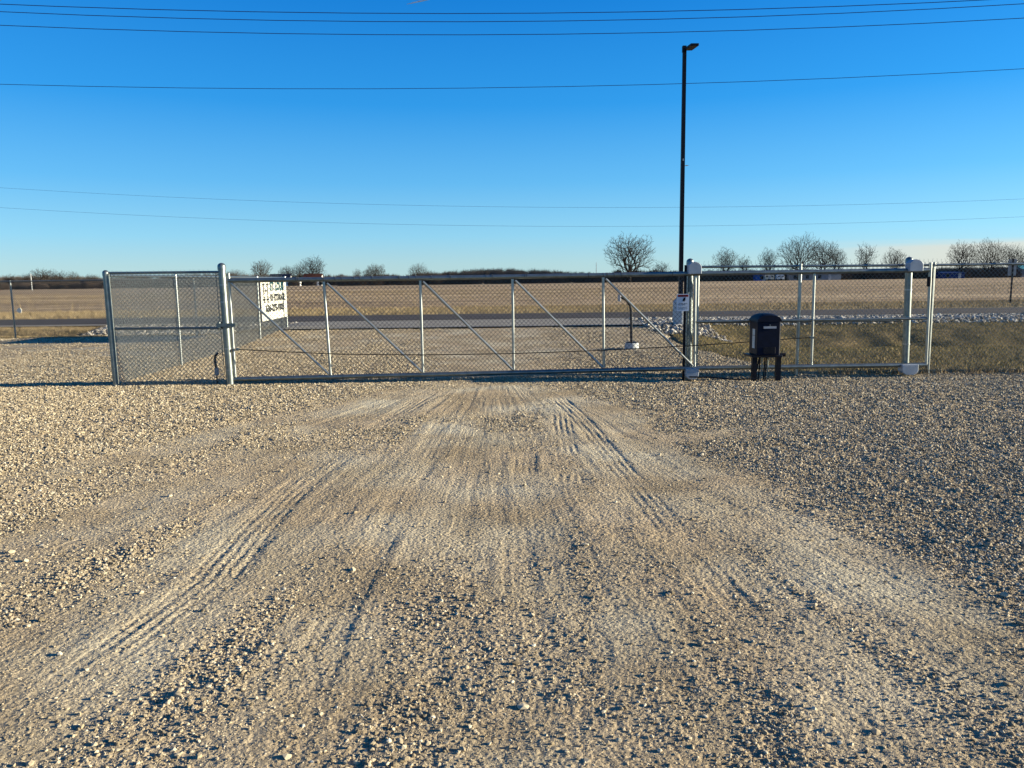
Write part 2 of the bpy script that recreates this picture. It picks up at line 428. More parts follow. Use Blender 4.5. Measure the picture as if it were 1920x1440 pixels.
sheet('road_shoulder', np.linspace(-400, 400, 161), np.linspace(30.6, 31.7, 4), lambda X, Y: terr(X, Y)+.04, M['shoulder'])
M['apron'] = mat('grey chip apron', (.25, .225, .185), .9, 0, .22, nscale=1.5, bump=.006, bscale=40, stretch=(.5, 1, 1))
me_x = np.linspace(-1, 1, 60); me_y = np.linspace(24.1, 30.9, 14)
X, Y = np.meshgrid(me_x, me_y); Xa = -1.5+X*(6.1+.12*(Y-24.1)); 
n = np.arange(X.size).reshape(X.shape); Fq = np.stack([n[:-1, :-1], n[:-1, 1:], n[1:, 1:], n[1:, :-1]], -1).reshape(-1, 4)
tag(npmesh('driveway_apron', np.stack([Xa, Y, terr(Xa, Y)+.055], -1).reshape(-1, 3), Fq, M['apron'], 4), kind='structure')
# field
fm = bpy.data.materials.new('harvested field soil and stubble'); fm.use_nodes = True
def field_nodes(m):
    t = m.node_tree; N = t.nodes; L = t.links; b = N['Principled BSDF']; b.inputs['Roughness'].default_value = 1
    b.inputs['Specular IOR Level'].default_value = 0.1
    g = N.new('ShaderNodeNewGeometry')
    def nz(sc_, st, det=6, rg=.65):
        mp = N.new('ShaderNodeMapping'); mp.inputs['Scale'].default_value = st; L.new(g.outputs['Position'], mp.inputs[0])
        q = N.new('ShaderNodeTexNoise'); q.inputs['Scale'].default_value = sc_; q.inputs['Detail'].default_value = det; q.inputs['Roughness'].default_value = rg
        L.new(mp.outputs[0], q.inputs['Vector']); return q.outputs['Fac']
    a = nz(.05, (.25, 1, 1)); c = nz(1.3, (.35, 1.2, 1), 8, .75); d = nz(.35, (.1, 1, 1), 5)
    r1 = N.new('ShaderNodeValToRGB'); e = r1.color_ramp.elements
    e[0].position = .38; e[0].color = (.27, .19, .115, 1); e[1].position = .66; e[1].color = (.52, .40, .25, 1)
    r2 = N.new('ShaderNodeValToRGB'); e = r2.color_ramp.elements
    e[0].position = .36; e[0].color = (.55, .52, .5, 1); e[1].position = .64; e[1].color = (1.35, 1.32, 1.25, 1)
    L.new(a, r1.inputs[0]); L.new(c, r2.inputs[0])
    r3 = N.new('ShaderNodeValToRGB'); e = r3.color_ramp.elements
    e[0].position = .38; e[0].color = (.7, .68, .66, 1); e[1].position = .6; e[1].color = (1.15, 1.15, 1.12, 1)
    L.new(d, r3.inputs[0])
    m1 = N.new('ShaderNodeMix'); m1.data_type = 'RGBA'; m1.blend_type = 'MULTIPLY'; m1.inputs[0].default_value = 1
    m2 = N.new('ShaderNodeMix'); m2.data_type = 'RGBA'; m2.blend_type = 'MULTIPLY'; m2.inputs[0].default_value = .9
    L.new(r1.outputs[0], m1.inputs[6]); L.new(r2.outputs[0], m1.inputs[7]); L.new(m1.outputs[2], m2.inputs[6]); L.new(r3.outputs[0], m2.inputs[7])
    L.new(m2.outputs[2], b.inputs['Base Color'])
    bp = N.new('ShaderNodeBump'); bp.inputs['Distance'].default_value = .12; bp.inputs['Strength'].default_value = .6
    L.new(c, bp.inputs['Height']); L.new(bp.outputs['Normal'], b.inputs['Normal'])
field_nodes(fm)
sheet('field', np.linspace(-700, 700, 281), np.geomspace(43.5, 640, 90), lambda X, Y: terr(X, Y)+.03, fm)
M['verge'] = mat('tan verge', (.17, .13, .06), .95, 0, col2=(.33, .25, .13), nscale=1.5, bump=.03, bscale=8, stretch=(.4, 1, 1))
sheet('verge', np.linspace(-400, 400, 161), np.linspace(36.5, 44, 8), lambda X, Y: terr(X, Y)+.045, M['verge'])

# ------------------------------------------------------------------ grass, stubble, riprap (stuff)
def blades(X, Y, Z, h, w, lean=.5):
    n = len(X); a = rng.uniform(0, 2*np.pi, n); dx, dy = np.cos(a)*w/2, np.sin(a)*w/2
    la = rng.uniform(0, 2*np.pi, n); l = h*lean*rng.random(n)
    b = np.stack([X, Y, Z-.01], -1)
    V = np.stack([b+np.stack([dx, dy, 0*dx], -1), b-np.stack([dx, dy, 0*dx], -1), b+np.stack([np.cos(la)*l, np.sin(la)*l, h], -1)], 1)
    return V.reshape(-1, 3), np.arange(3*n).reshape(-1, 3)
def grass(name, n, reg, hmin, hmax, w, mt, label, keep=None, cat='grass', lean=.7):
    X = rng.uniform(reg[0], reg[1], n); Y = rng.uniform(reg[2], reg[3], n)
    k = np.ones(n, bool) if keep is None else keep(X, Y); X, Y = X[k], Y[k]
    Z = terr(X, Y)-.02+(fbm(X*.8, Y*.8, 30, 3)-.5)*.10*sstep(13.2, 14, Y)*(1-sstep(29, 31, Y))
    Z = np.where(Y > 36.7, terr(X, Y)+.04, Z)
    h = rng.uniform(hmin, hmax, len(X))*(.6+.8*fbm(X*1.2, Y*1.2, 33))
    v, f = blades(X, Y, Z, h, w, lean)
    return tag(npmesh(name, v, f, mt), label, cat, kind='stuff')
M['gr'] = mat('winter grass blades', (.1, .09, .04), .9, 0, nscale=.5, spec=.2, stretch=(1, 1, 1),
    island=[(.08, (.06, .062, .022)), (.33, (.135, .12, .042)), (.56, (.255, .195, .08)), (.82, (.42, .31, .155))])
M['grt'] = mat('dry grass blades', (.1, .09, .04), .9, 0, nscale=.5, spec=.2, stretch=(1, 1, 1),
    island=[(.1, (.14, .10, .05)), (.35, (.22, .16, .08)), (.6, (.31, .235, .125)), (.85, (.42, .33, .20))])
grass('grass', 260000, (4, 24, 13.0, 27), .03, .09, .008, M['gr'], 'short olive winter grass in the ditch behind the right fence',
      lambda X, Y: X > edge_right(Y)-.1)
grass('verge_grass', 70000, (-28, -7.4, 24.5, 30.8), .03, .10, .01, M['grt'], 'short tan grass bank beyond the far left fence')
grass('roadside_grass', 90000, (-45, 45, 36.8, 46), .06, .2, .018, M['grt'], 'dry yellow grass strip along the far side of the road')
grass('stubble', 110000, (-85, 85, 45, 125), .05, .2, .03, M['grt'], 'cut crop stubble standing in the harvested field', cat='stubble',
      keep=lambda X, Y: (np.abs((Y*1.0) % .76-.38) < .2) & (fbm(X*.05, Y*.3, 41) > .42))

M['rip'] = mat('white riprap', (.5, .5, .5), .9, 0, nscale=20, spec=.12, bump=.01, bscale=12,
    island=[(.05, (.08, .072, .062)), (.3, (.18, .16, .135)), (.6, (.32, .29, .245)), (.9, (.62, .58, .50))])
def riprap(n, fx, smin, smax, label, name='riprap'):
    X, Y = fx(n); s = smin+(smax-smin)*rng.random(len(X))**1.4
    Z = terr(X, Y)+s*rng.uniform(-.1, .6, len(X))
    v, f = rocks(np.stack([X, Y, Z], -1), s, flat=.75, rough=.35)
    return tag(npmesh(name, v, f, M['rip']), label, 'rocks', kind='stuff')
riprap(23000, lambda n: (rng.uniform(4.7, 30, n), 28.4+np.clip(rng.normal(0, 1.2, n), -2.6, 2.1)), .03, .08, 'band of broken white rock along the ditch right of the driveway')
riprap(2600, lambda n: (5.2+np.clip(rng.normal(0, .5, n), -1, 1), 25.2+np.clip(rng.normal(0, 1.7, n), -3.4, 3)), .03, .095, 'heap of broken white rock left of the light pole base')
riprap(3200, lambda n: (-8.2-rng.random(n)**.8*7.5, 28.6+np.clip(rng.normal(0, .8, n), -1.6, 1.6)), .035, .095, 'band of broken white rock behind the far left fence')
# dry litter along the fence foot on the right
X = np.concatenate([rng.uniform(5.2, 13, 900), np.repeat(rng.uniform(4.6, 13, 90), 16)+rng.normal(0, .05, 1440)]); Y = np.concatenate([12.95+rng.normal(0, .12, 900), np.repeat(13.0+rng.normal(0, .13, 90), 16)+rng.normal(0, .04, 1440)])
v, f = blades(X, Y, np.zeros(2340)+.0, rng.uniform(.03, .14, 2340), .012, 1.2)
tag(npmesh('dry_weeds', v, f, M['grt']), 'dry weed stalks and leaf litter along the foot of the right fence', 'weeds', kind='stuff')

# ------------------------------------------------------------------ chain link
def chain(mb, A, B, z0, z1, pitch=.072, r=.0034, zf=None):
    A = Vector((A[0], A[1], 0)); B = Vector((B[0], B[1], 0)); L = (B-A).length; u = (B-A)/L; nrm = Vector((-u.y, u.x, 0))
    H = z1-z0; k = int(L/pitch)+int(H/pitch)+2
    V = []; Fc = []
    for sgn in (1, -1):
        for i in range(-int(H/pitch)-1, int(L/pitch)+2):
            c = i*pitch
            # s = c + t (sgn 1)  or s = c + H - t ; t = height above z0
            lo, hi = 0, H
            if sgn == 1: lo = max(lo, -c); hi = min(hi, L-c); s0, s1 = c+lo, c+hi
            else: lo = max(lo, c+H-L); hi = min(hi, c+H); s0, s1 = c+H-lo, c+H-hi
            if hi-lo < .02: continue
            p0 = A+u*s0+Vector((0, 0, z0+lo))+nrm*(.0018*sgn); p1 = A+u*s1+Vector((0, 0, z0+hi))+nrm*(.0018*sgn)
            d = (p1-p0).normalized(); b = d.cross(nrm)
            base = len(V)
            for p in (p0, p1):
                for w in (0, 2.094, 4.189): V.append(p+nrm*(math.cos(w)*r)+b*(math.sin(w)*r))
            for a_ in range(3): b_ = (a_+1) % 3; Fc.append((base+a_, base+b_, base+3+b_, base+3+a_))
    mb.add(V, Fc)
def spikes(mb, A, B, z, pitch=.072, r=.002, h=.045):
    A = Vector((*A, 0)); B = Vector((*B, 0)); L = (B-A).length; u = (B-A)/L
    for i in range(int(L/pitch)):
        p = A+u*(i*pitch+random.uniform(-.004, .004))+Vector((0, 0, z)); q = p+Vector((random.uniform(-.008, .008), 0, h*random.uniform(.8, 1.1)))
        mb.tube([p, q, q+u*.012*random.choice((-1, 1))+Vector((0, 0, .004))], r, 4, False)
def post(mb, x, y, z1, r, lean=(0, 0), z0=-.1, n=16, dome=True):
    t = Vector((x+lean[0], y+lean[1], z1)); mb.tube([(x, y, z0), t], r, n)
def capm(mb, x, y, z, r):
    mb.lathe((x, y, z), [(r*1.12, -.05), (r*1.12, 0), (r*1.05, r*.4), (r*.8, r*.75), (r*.4, r*.98), (.003, r*1.05)], 18)
def ties(mb, A, B, z, step=.6, r=.026):
    A = Vector((*A, z)); B = Vector((*B, z)); L = (B-A).length; u = (B-A)/L
    s = .2
    while s < L: mb.tube([A+u*s, A+u*(s+.012)], r, 8); s += step*random.uniform(.85, 1.15)

YL, YR = 12.45, 12.72
def gy(px): return YL+(YR-YL)*(px-430)/(1740-430)
fz = 1.82

# front left panel: from the corner post to the gate post
cb = P(218, 724, 12.42); cb.z = 0; ct = P(198, 512, 12.42)
gpb = P(432, 721, 12.42); gpb.z = 0; gpt = P(415.5, 500, 12.42)
fp = thing('chain_link_fence', (cb.x, cb.y, 0), 'short chain link fence bay between corner post and round gate post at left', 'fence')
mb = MB(); mb.tube([(cb.x, cb.y, -.1), ct], .045, 18); mb.build('corner_post', M['galvd'], fp, True)
mb = MB(); capm(mb, ct.x, ct.y, ct.z, .045); mb.build('post_cap', M['galvd'], fp, True)
a = P(204, 512, 12.42); b = P(411, 510, 12.42)
mb = MB(); mb.tube([a, b], .021, 12); mb.build('top_rail', M['galvd'], fp, True)
a2 = P(214, 616.5, 12.42); b2 = P(419, 615, 12.42)
mb = MB(); mb.tube([a2, b2], .021, 12); mb.build('middle_rail', M['galvd'], fp, True)
mb = MB(); chain(mb, (cb.x+.02, 12.39), (gpb.x-.07, 12.39), .03, fz, r=.0044); 
# the top corner left of the leaning post
chain(mb, (ct.x+.05, 12.39), (cb.x+.02, 12.39), .9, fz)
spikes(mb, (ct.x+.06, 12.39), (gpb.x-.1, 12.39), fz); mb.build('chain_link_mesh', M['wirel'], fp)
mb = MB(); mb.tube([(ct.x+.07, 12.385, fz), (cb.x+.06, 12.385, .05)], .006, 6)
mb.build('tension_bar', M['galvd'], fp)
for zz in (.3, .6, .9, 1.2, 1.5): 
    mb = MB(); x = cb.x+(ct.x-cb.x)*zz/1.9; mb.lathe((x, 12.42, zz), [(.049, -.012), (.049, .012)], 16); mb.build('band', M['galvd'], fp, True)
mb = MB(); mb.tube([P(404, 508, 12.42), P(421, 700, 12.42)], .006, 6); mb.build('tension_bar', M['galvd'], fp)

# gate post, left
gp = thing('gate_post', (gpb.x, gpb.y, 0), 'thick round galvanised post that catches the sliding gate, left end', 'post', 'round galvanised gate posts')
mb = MB(); mb.tube([(gpb.x, gpb.y, -.1), gpt], .058, 24); mb.build('post_tube', M['galvd'], gp, True)
mb = MB(); capm(mb, gpt.x, gpt.y, gpt.z, .058); mb.build('post_cap', M['galvd'], gp, True)
for zz in (.25, .6, 1.0, 1.35, 1.62):
    mb = MB(); x = gpb.x+(gpt.x-gpb.x)*zz/1.95; mb.lathe((x, 12.42, zz), [(.061, -.01), (.061, .01)], 22); mb.build('band', M['galv'], gp, True)
q = P(424, 609, 12.42)
mb = MB(); mb.box((q.x+.02, q.y-.075, q.z), (.30, .012, .055)); mb.box((q.x+.16, q.y-.02, q.z), (.02, .13, .055)); mb.box((q.x-.09, q.y-.03, q.z), (.05, .1, .10), bev=.012)
mb.build('gate_catch', M['galvd'], gp)
q = P(405, 697, 12.42)
mb = MB(); mb.box((q.x+.005, q.y+.02, q.z+.0), (.055, .06, .12), bev=.01); mb.build('photo_eye', M['grey'], gp)
mb = MB(); mb.tube([(q.x, q.y+.02, q.z+.06), (q.x-.01, q.y+.02, q.z+.16), (q.x+.0, q.y+.01, q.z+.26), (q.x+.05, q.y, q.z+.30)], .02, 8)
mb.tube([(q.x, q.y+.02, q.z-.06), (q.x, q.y+.02, -.02)], .014, 8)
mb.build('photo_eye_cable', M['cable'], gp, True)

# side fence running back from the corner post, with the banner
def sx(Y): return cb.x-.0+(-7.27-cb.x)*(Y-12.42)/(25.0-12.42)
sf = thing('chain_link_fence', (sx(15.4), 15.4, 0), 'chain link fence running back towards the road and carrying the banner', 'fence')
ys_ = [15.4, 18.5, 21.6, 25.0]
for i, y in enumerate(ys_):
    mb = MB(); r_ = .033 if i == 3 else .024
    mb.tube([(sx(y), y, -.1), (sx(y), y, fz)], r_, 12); mb.build('fence_post', M['galv'], sf, True)
    mb = MB(); capm(mb, sx(y), y, fz, r_); mb.build('post_cap', M['galv'], sf, True)
mb = MB(); mb.tube([(sx(12.5), 12.5, fz-.03), (sx(25), 25, fz-.03)], .021, 10); mb.build('top_rail', M['galvd'], sf, True)
mb = MB(); chain(mb, (sx(12.47)-.05, 12.47), (sx(25)-.05, 25), .03, fz, r=.0042); spikes(mb, (sx(12.5)-.05, 12.5), (sx(25)-.05, 25), fz)
mb.build('chain_link_mesh', M['wirel'], sf)

# far left fence
ff = thing('chain_link_fence', (-10.2, 25, 0), 'far chain link fence along the grass bank, left of the banner', 'fence')
for x in (-10.2, -13.08, -16.1, -19.0, -22):
    mb = MB(); mb.tube([(x, 25, -.15), (x, 25, fz)], .026, 10); mb.build('fence_post', M['galv'], ff, True)
mb = MB(); mb.tube([(-7.3, 25, fz-.03), (-22, 25, fz-.03)], .021, 10); mb.build('top_rail', M['galvd'], ff, True)
mb = MB(); chain(mb, (-7.3, 24.96), (-22, 24.96), .03, fz, r=.0042); mb.build('chain_link_mesh', M['wire'], ff)
q = P(33, 582, 24.9)
mb = MB(); mb.prism([(0, -.06), (.09, -.09), (.13, .0), (.09, .08), (.01, .06), (-.05, .0)], q, (1, 0, 0), (0, 0, 1), (0, .02, 0))
tag(mb.build('plastic_scrap', M['white']), 'small white scrap of plastic caught on the far left fence post', 'scrap')

# right fence, behind the gate tail
def fy(px): return 12.95
rf = thing('chain_link_fence', (4.7, 12.95, 0), 'chain link fence behind the tail of the gate, running off to the right', 'fence')
a = P(1312, 500.5, 12.95); b = P(1700, 497.5, 12.95)
fzr = a.z+.01
mb = MB(); mb.tube([a, b, (b.x+8, 12.95, b.z)], .021, 12); mb.build('top_rail', M['galvd'], rf, True)
for px, pb in ((1501, 702), (1309, 700), (1752, 690)):
    t = P(px, 499, 12.95); mb = MB(); mb.tube([(t.x, 12.95, -.1), (t.x, 12.95, a.z+.03)], .028 if px != 1752 else .02, 12)
    mb.build('fence_post', M['galv'], rf, True)
for x in (10.4, 13.4):
    mb = MB(); mb.tube([(x, 12.97, -.1), (x, 12.97, a.z+.03)], .028, 12); mb.build('fence_post', M['galv'], rf, True)
a2 = P(1312, 604.5, 12.95); b2 = P(1690, 601, 12.95)
mb = MB(); mb.tube([a2, b2], .018, 10); mb.build('middle_rail', M['galvd'], rf, True)
mb = MB(); chain(mb, (a.x, 12.98), (b.x+8, 12.98), .02, fzr+.03, r=.0027); spikes(mb, (a.x, 12.98), (b.x+8, 12.98), fzr+.03); ties(mb, (a.x, 12.95), (b.x+4, 12.95), a.z, .55, .025); mb.build('chain_link_mesh', M['wirel'], rf)

# ------------------------------------------------------------------ sliding gate
gb = P(441, 711, gy(441))
sg = thing('sliding_gate', (0, 12.55, 0), 'long cantilever sliding gate of galvanised tube with chain link and diagonal braces', 'gate')
def gpnt(px, py, dy=0): return P(px, py, gy(px)+dy)
mb = MB(); mb.tube([gpnt(427, 526), gpnt(860, 520.5), gpnt(1300, 513), gpnt(1742, 506.5)], .036, 16); mb.build('top_rail', M['galvd'], sg, True)
mb = MB(); mb.tube([gpnt(438, 711), gpnt(860, 701), gpnt(1290, 690.5), gpnt(1736, 684)], .036, 16); mb.build('bottom_rail', M['galvd'], sg, True)
TOPX = [(428, 512, 441, 707), (607, 528, 620, 703), (788, 526, 793, 698), (961, 523, 963, 694), (1131, 520, 1132, 689), (1303.5, 517, 1302, 688), (1527, 512, 1521, 686), (1745, 492, 1736, 683)]
for x0, y0, x1, y1 in TOPX:
    mb = MB(); mb.tube([gpnt(x0, y0), gpnt(x1, y1)], .0225 if x0 not in (428, 1745) else .025, 14); mb.build('upright', M['galv'], sg, True)
for (x0, y0), (x1, y1) in [((433, 531), (616, 701)), ((613, 531), (791, 697)), ((793, 528), (961, 693)), ((966, 526), (1130, 689)), ((1136, 523), (1299, 686))]:
    mb = MB(); mb.tube([gpnt(x0, y0, -.01), gpnt(x1, y1, -.01)], .019, 12); mb.build('brace', M['galv'], sg, True)
mb = MB(); mb.tube([gpnt(1306, 603), gpnt(1738, 597)], .022, 12); mb.build('middle_rail', M['galvd'], sg, True)
mb = MB()
a = gpnt(441, 600); b = gpnt(1300, 600)
chain(mb, (a.x-.02, a.y+.03), (b.x, b.y+.03), .11, 1.70)
for k in range(26):     # wire ties along the rails and braces
    px = random.uniform(450, 1290); q = gpnt(px, 526-(px-427)*.0147); mb.tube([q, q+Vector((.012, 0, 0))], .039, 10)
for (x0, y0), (x1, y1) in [((433, 531), (616, 701)), ((613, 531), (791, 697)), ((793, 528), (961, 693)), ((966, 526), (1130, 689)), ((1136, 523), (1299, 686))]:
    for t in (.12, .4, .62, .85):
        q = gpnt(x0+(x1-x0)*t, y0+(y1-y0)*t, -.01); mb.tube([q+Vector((-.004, 0, .02)), q+Vector((.03, 0, .045))], .003, 5)
mb.build('chain_link_mesh', M['wire'], sg)
q = gpnt(1741.5, 528, -.04)
mb = MB(); mb.box(q, (.05, .05, .16), bev=.012); mb.box((q.x, q.y-.028, q.z), (.03, .008, .1)); mb.build('limit_block', M['black'], sg)
mb = MB(); mb.tube([gpnt(1751, 500, .08), gpnt(1742, 668, .08)], .012, 8); mb.build('end_rod', M['galvd'], sg, True)
# drive chain
ch = []
for px, py in [(446, 655), (540, 660), (640, 664), (793, 665.5), (960, 663), (1130, 657), (1300, 648), (1400, 641.5), (1405, 641)]: ch.append(P(px, py, gy(px)-.06))
ch2 = [P(px, py, gy(px)-.06) for px, py in [(1460, 637), (1490, 634.5), (1522, 633)]]
dc = thing('drive_chain', (ch[0].x, ch[0].y, 0), 'thin dark drive chain slung across the gate into the black operator', 'chain')
for c_ in (ch, ch2):
    mb = MB(); mb.tube(c_, .0075, 6); mb.build('chain_run', M['cable'], dc, True)
for q, dx, w_ in ((ch2[-1], 0, .01), (ch[0], -.01, .02)):
    mb = MB(); mb.box((q.x+dx, q.y+w_, q.z), (.05, .07, .037)); mb.build('chain_bracket', M['galvd'], dc)

# roller posts
def cover(mb, x0, x1, yb, yt, Y, flip=False, depth=.16):
    # rounded housing: flat side, arched other side
    a = P(x0, yb, Y); w = (P(x1, yb, Y)-a).x; h = P(x0, yt, Y).z-a.z
    out = []
    if not flip:
        out = [(0, 0), (w, 0), (w, h*.5)]
        for k in range(1, 9):
            t = k/8*math.pi/2; out.append((w*(.45+.55*math.cos(t)), h*(.5+.5*math.sin(t))))
        out += [(w*.25, h*.97), (0, h*.72)]
    else:
        out = [(0, h), (0, h*.45)]
        for k in range(1, 9):
            t = k/8*math.pi/2; out.append((w*(.45-.45*math.cos(t)), h*(.45-.45*math.sin(t))))
        for k in range(0, 9):
            t = k/8*math.pi/2; out.append((w*(.6+.4*math.sin(t)), h*(.45-.45*math.cos(t))))
        out += [(w, h)]
    if h < 0: out = [(u, v) for u, v in out]
    mb.prism(out, a-Vector((0, depth/2, 0)), (1, 0, 0), (0, 0, 1), (0, depth, 0))
def bevelmod(o, w=.008):
    md = o.modifiers.new('bevel', 'BEVEL'); md.width = w; md.segments = 2; md.limit_method = 'ANGLE'; md.angle_limit = R(50); return o
for (px, pt, pb, lab, c1, c2) in [
    (1293, 490, 706, 'round galvanised gate post with roller covers, beside the warning sign', (1289, 1313.5, 514, 491), (1284, 1308, 711, 690)),
    (1699, 487, 700, 'round galvanised gate post with roller covers, near the tail end of the gate', (1701, 1726.5, 509, 486.5), (1687, 1717, 702.5, 683))]:
    Yp = gy(px)+.12
    b = P(px-2 if px > 1500 else px-2, pb, Yp); t = P(px+6 if px > 1500 else px+1, pt, Yp)
    o = thing('gate_post', (b.x, Yp, 0), lab, 'post', 'round galvanised gate posts')
    mb = MB(); mb.tube([(b.x, Yp, -.1), t], .055, 24); mb.build('post_tube', M['galvd'], o, True)
    mb = MB(); capm(mb, t.x, t.y, t.z-.01, .055); mb.build('post_cap', M['galvd'], o, True)
    for nm, c in (('roller_cover', c1),):
        mb = MB(); cover(mb, *c, gy(px)-.02); k = bevelmod(mb.build(nm, M['zinc'], o))
        q = P((c[0]+c[1])/2, (c[2]+c[3])/2+1, gy(px)-.02)
        mb = MB(); mb.box((q.x, q.y-.083, q.z), (.035, .006, .006)); mb.build('cover_badge', M['galvd'], k)
    mb = MB(); x0, x1, yb, yt = c2; cover(mb, x0, x1, yb, yt, gy(px)-.02, True)
    k = bevelmod(mb.build('roller_cover', M['zinc'], o))
    for zz in (.5, .95, 1.4):
        mb = MB(); mb.lathe((b.x+(t.x-b.x)*zz/1.9, Yp, zz), [(.06, -.012), (.06, .012)], 22); mb.build('band', M['galv'], o, True)
# black safety edge beside the post and a slim channel
q0 = P(1285.5, 497, 12.66); q1 = P(1281, 706, 12.66)
se = thing('safety_edge', (q1.x, 12.66, 0), 'slim black upright safety edge strip just left of the post with the warning sign', 'safety edge')
mb = MB(); mb.tube([(q1.x, 12.66, -.05), q0], .02, 10); mb.build('rubber_edge', M['black'], se, True)
mb = MB(); mb.tube([(q1.x+.032, 12.665, -.05), (q0.x+.032, 12.665, q0.z-.1)], .011, 8); mb.build('mounting_channel', M['galv'], se, True)

# ------------------------------------------------------------------ lettering helper
def text_mesh(body, size, bold=0):
    cu = bpy.data.curves.new('t', 'FONT'); cu.body = body; cu.size = size; cu.offset = bold; cu.resolution_u = 3
    ob = bpy.data.objects.new('t', cu); C.objects.link(ob)
    bpy.context.view_layer.update()
    dg = bpy.context.evaluated_depsgraph_get(); me = bpy.data.meshes.new_from_object(ob.evaluated_get(dg))
    bpy.data.objects.remove(ob); bpy.data.curves.remove(cu); return me
def lettering(name, body, org, ux, uy, w, h, mt, parent, bold=.035):     # fits body in a w x h rectangle; org = lower left
    me = text_mesh(body, 1.0, bold); co = np.empty(len(me.vertices)*3, np.float32); me.vertices.foreach_get('co', co); co = co.reshape(-1, 3)
    mn, mx = co[:, :2].min(0), co[:, :2].max(0); uv = (co[:, :2]-mn)/(mx-mn)*np.array([w, h])
    W = np.array(org)[None]+uv[:, :1]*np.array(ux)[None]+uv[:, 1:]*np.array(uy)[None]
    me.vertices.foreach_set('co', W.astype(np.float32).ravel()); me.update(); me.name = name
    me.materials.clear()
    return link(name, me, mt, parent)

# banner on the side fence
yb0, yb1 = 21.75, 24.85
b0 = Vector((sx(yb0)+.035, yb0, 0)); b1 = Vector((sx(yb1)+.035, yb1, 0)); bu = (b1-b0).normalized(); bw = (b1-b0).length
bn = Vector((bu.y, -bu.x, 0)); zb, ztp = .56, 1.74
bo = b0+Vector((0, 0, zb)); BH = ztp-zb
ba = thing('banner', (b0.x, b0.y, zb), 'white storage banner with black lettering and phone number hung on the side fence', 'banner')
mb = MB(); mb.prism([(0, 0), (bw, 0), (bw, BH), (0, BH)], bo, bu, (0, 0, 1), bn*.006); mb.build('banner_sheet', M['white'], ba)
org = bo+bn*.009; Z = Vector((0, 0, 1))
lettering('lettering', 'ST. LOUIS', org+bu*(bw*.34)+Z*(BH*.71), bu, Z, bw*.58, BH*.25, M['teal'], ba, .06)
lettering('lettering', 'RV STORAGE', org+bu*(bw*.34)+Z*(BH*.45), bu, Z, bw*.61, BH*.19, M['ink'], ba, .062)
lettering('lettering', '636-275-9305', org+bu*(bw*.15)+Z*(BH*.19), bu, Z, bw*.75, BH*.20, M['ink'], ba, .062)
mb = MB()
def rect(u0, v0, u1, v1): mb.prism([(u0*bw, v0*BH), (u1*bw, v0*BH), (u1*bw, v1*BH), (u0*bw, v1*BH)], org, bu, Z, bn*.002)
rect(.09, .62, .115, .88); rect(.06, .86, .135, .90); rect(.23, .62, .255, .88); rect(.20, .86, .275, .90); rect(.12, .71, .225, .735); rect(.165, .69, .185, .77)
for cu_, cv_ in ((.11, .51), (.24, .51)):
    for k in range(6):
        t = k*math.pi/3; rect(cu_+.035*math.cos(t)-.012, cv_+.07*math.sin(t)-.02, cu_+.035*math.cos(t)+.012, cv_+.07*math.sin(t)+.02)
    rect(cu_-.02, cv_-.03, cu_+.02, cv_+.03)
mb.build('emblem', M['ink'], ba)
for u_, v_ in ((.02, .97), (.98, .97), (.02, .03), (.98, .03), (.5, .97), (.5, .03)):
    c_ = org+bu*(u_*bw)+Z*(v_*BH); mb = MB(); mb.tube([c_, c_+bn*.004], .012, 10); mb.build('grommet', M['galvd'], ba)

# warning sign
wy = 12.45; a = P(1268.5, 583.5, wy); bq = P(1292.5, 551, wy); ww, wh = (bq-a).x, (bq-a).z
ws = thing('warning_sign', (a.x, wy, a.z), 'small white warning sign with dark red header tied to the gate mesh', 'sign')
mb = MB(); mb.prism([(0, .012), (.012, 0), (ww-.012, 0), (ww, .012), (ww, wh-.012), (ww-.012, wh), (.012, wh), (0, wh-.012)], a, (1, 0, 0), (0, 0, 1), (0, .004, 0)); mb.build('sign_plate', mat('sign white', (.5, .55, .62), .5, 0, .04), ws)
fr = a+Vector((0, -.003, 0))
mb = MB(); mb.prism([(.015, wh*.83), (ww-.015, wh*.83), (ww-.015, wh*.955), (.015, wh*.955)], fr, (1, 0, 0), (0, 0, 1), (0, .002, 0)); mb.build('header', M['red'], ws)
lettering('lettering', 'WARNING', fr+Vector((.04, -.002, wh*.855)), Vector((1, 0, 0)), Z, ww-.08, wh*.075, M['ink'], ws, .02)
mb = MB()   # pictogram: a figure caught between two bars
pc = [(.42, .6), (.50, .64), (.47, .70), (.53, .72), (.55, .79), (.60, .73), (.66, .80), (.70, .79), (.69, .60), (.63, .62), (.60, .52), (.56, .60), (.50, .53), (.52, .60), (.40, .585)]
mb.prism([(u*ww, v*wh) for u, v in pc], fr, (1, 0, 0), (0, 0, 1), (0, .002, 0)); mb.tube([fr+Vector((ww*.63, -.001, wh*.76)), fr+Vector((ww*.63, .001, wh*.76))], .012, 10)
mb.build('pictogram', M['ink'], ws)
mb = MB()
for k, (v, w_) in enumerate([(.44, .75), (.40, .78), (.35, .6), (.24, .8), (.20, .82), (.15, .8), (.11, .75)]):
    for j in range(9):
        if (j*7+k) % 5 == 0: continue
        u0 = .1+w_*j/9; mb.prism([(u0*ww, v*wh), ((u0+w_/11)*ww, v*wh), ((u0+w_/11)*ww, (v+(.022 if k < 3 else .012))*wh), (u0*ww, (v+(.022 if k < 3 else .012))*wh)], fr, (1, 0, 0), (0, 0, 1), (0, .002, 0))
mb.build('fine_print', M['ink'], ws)

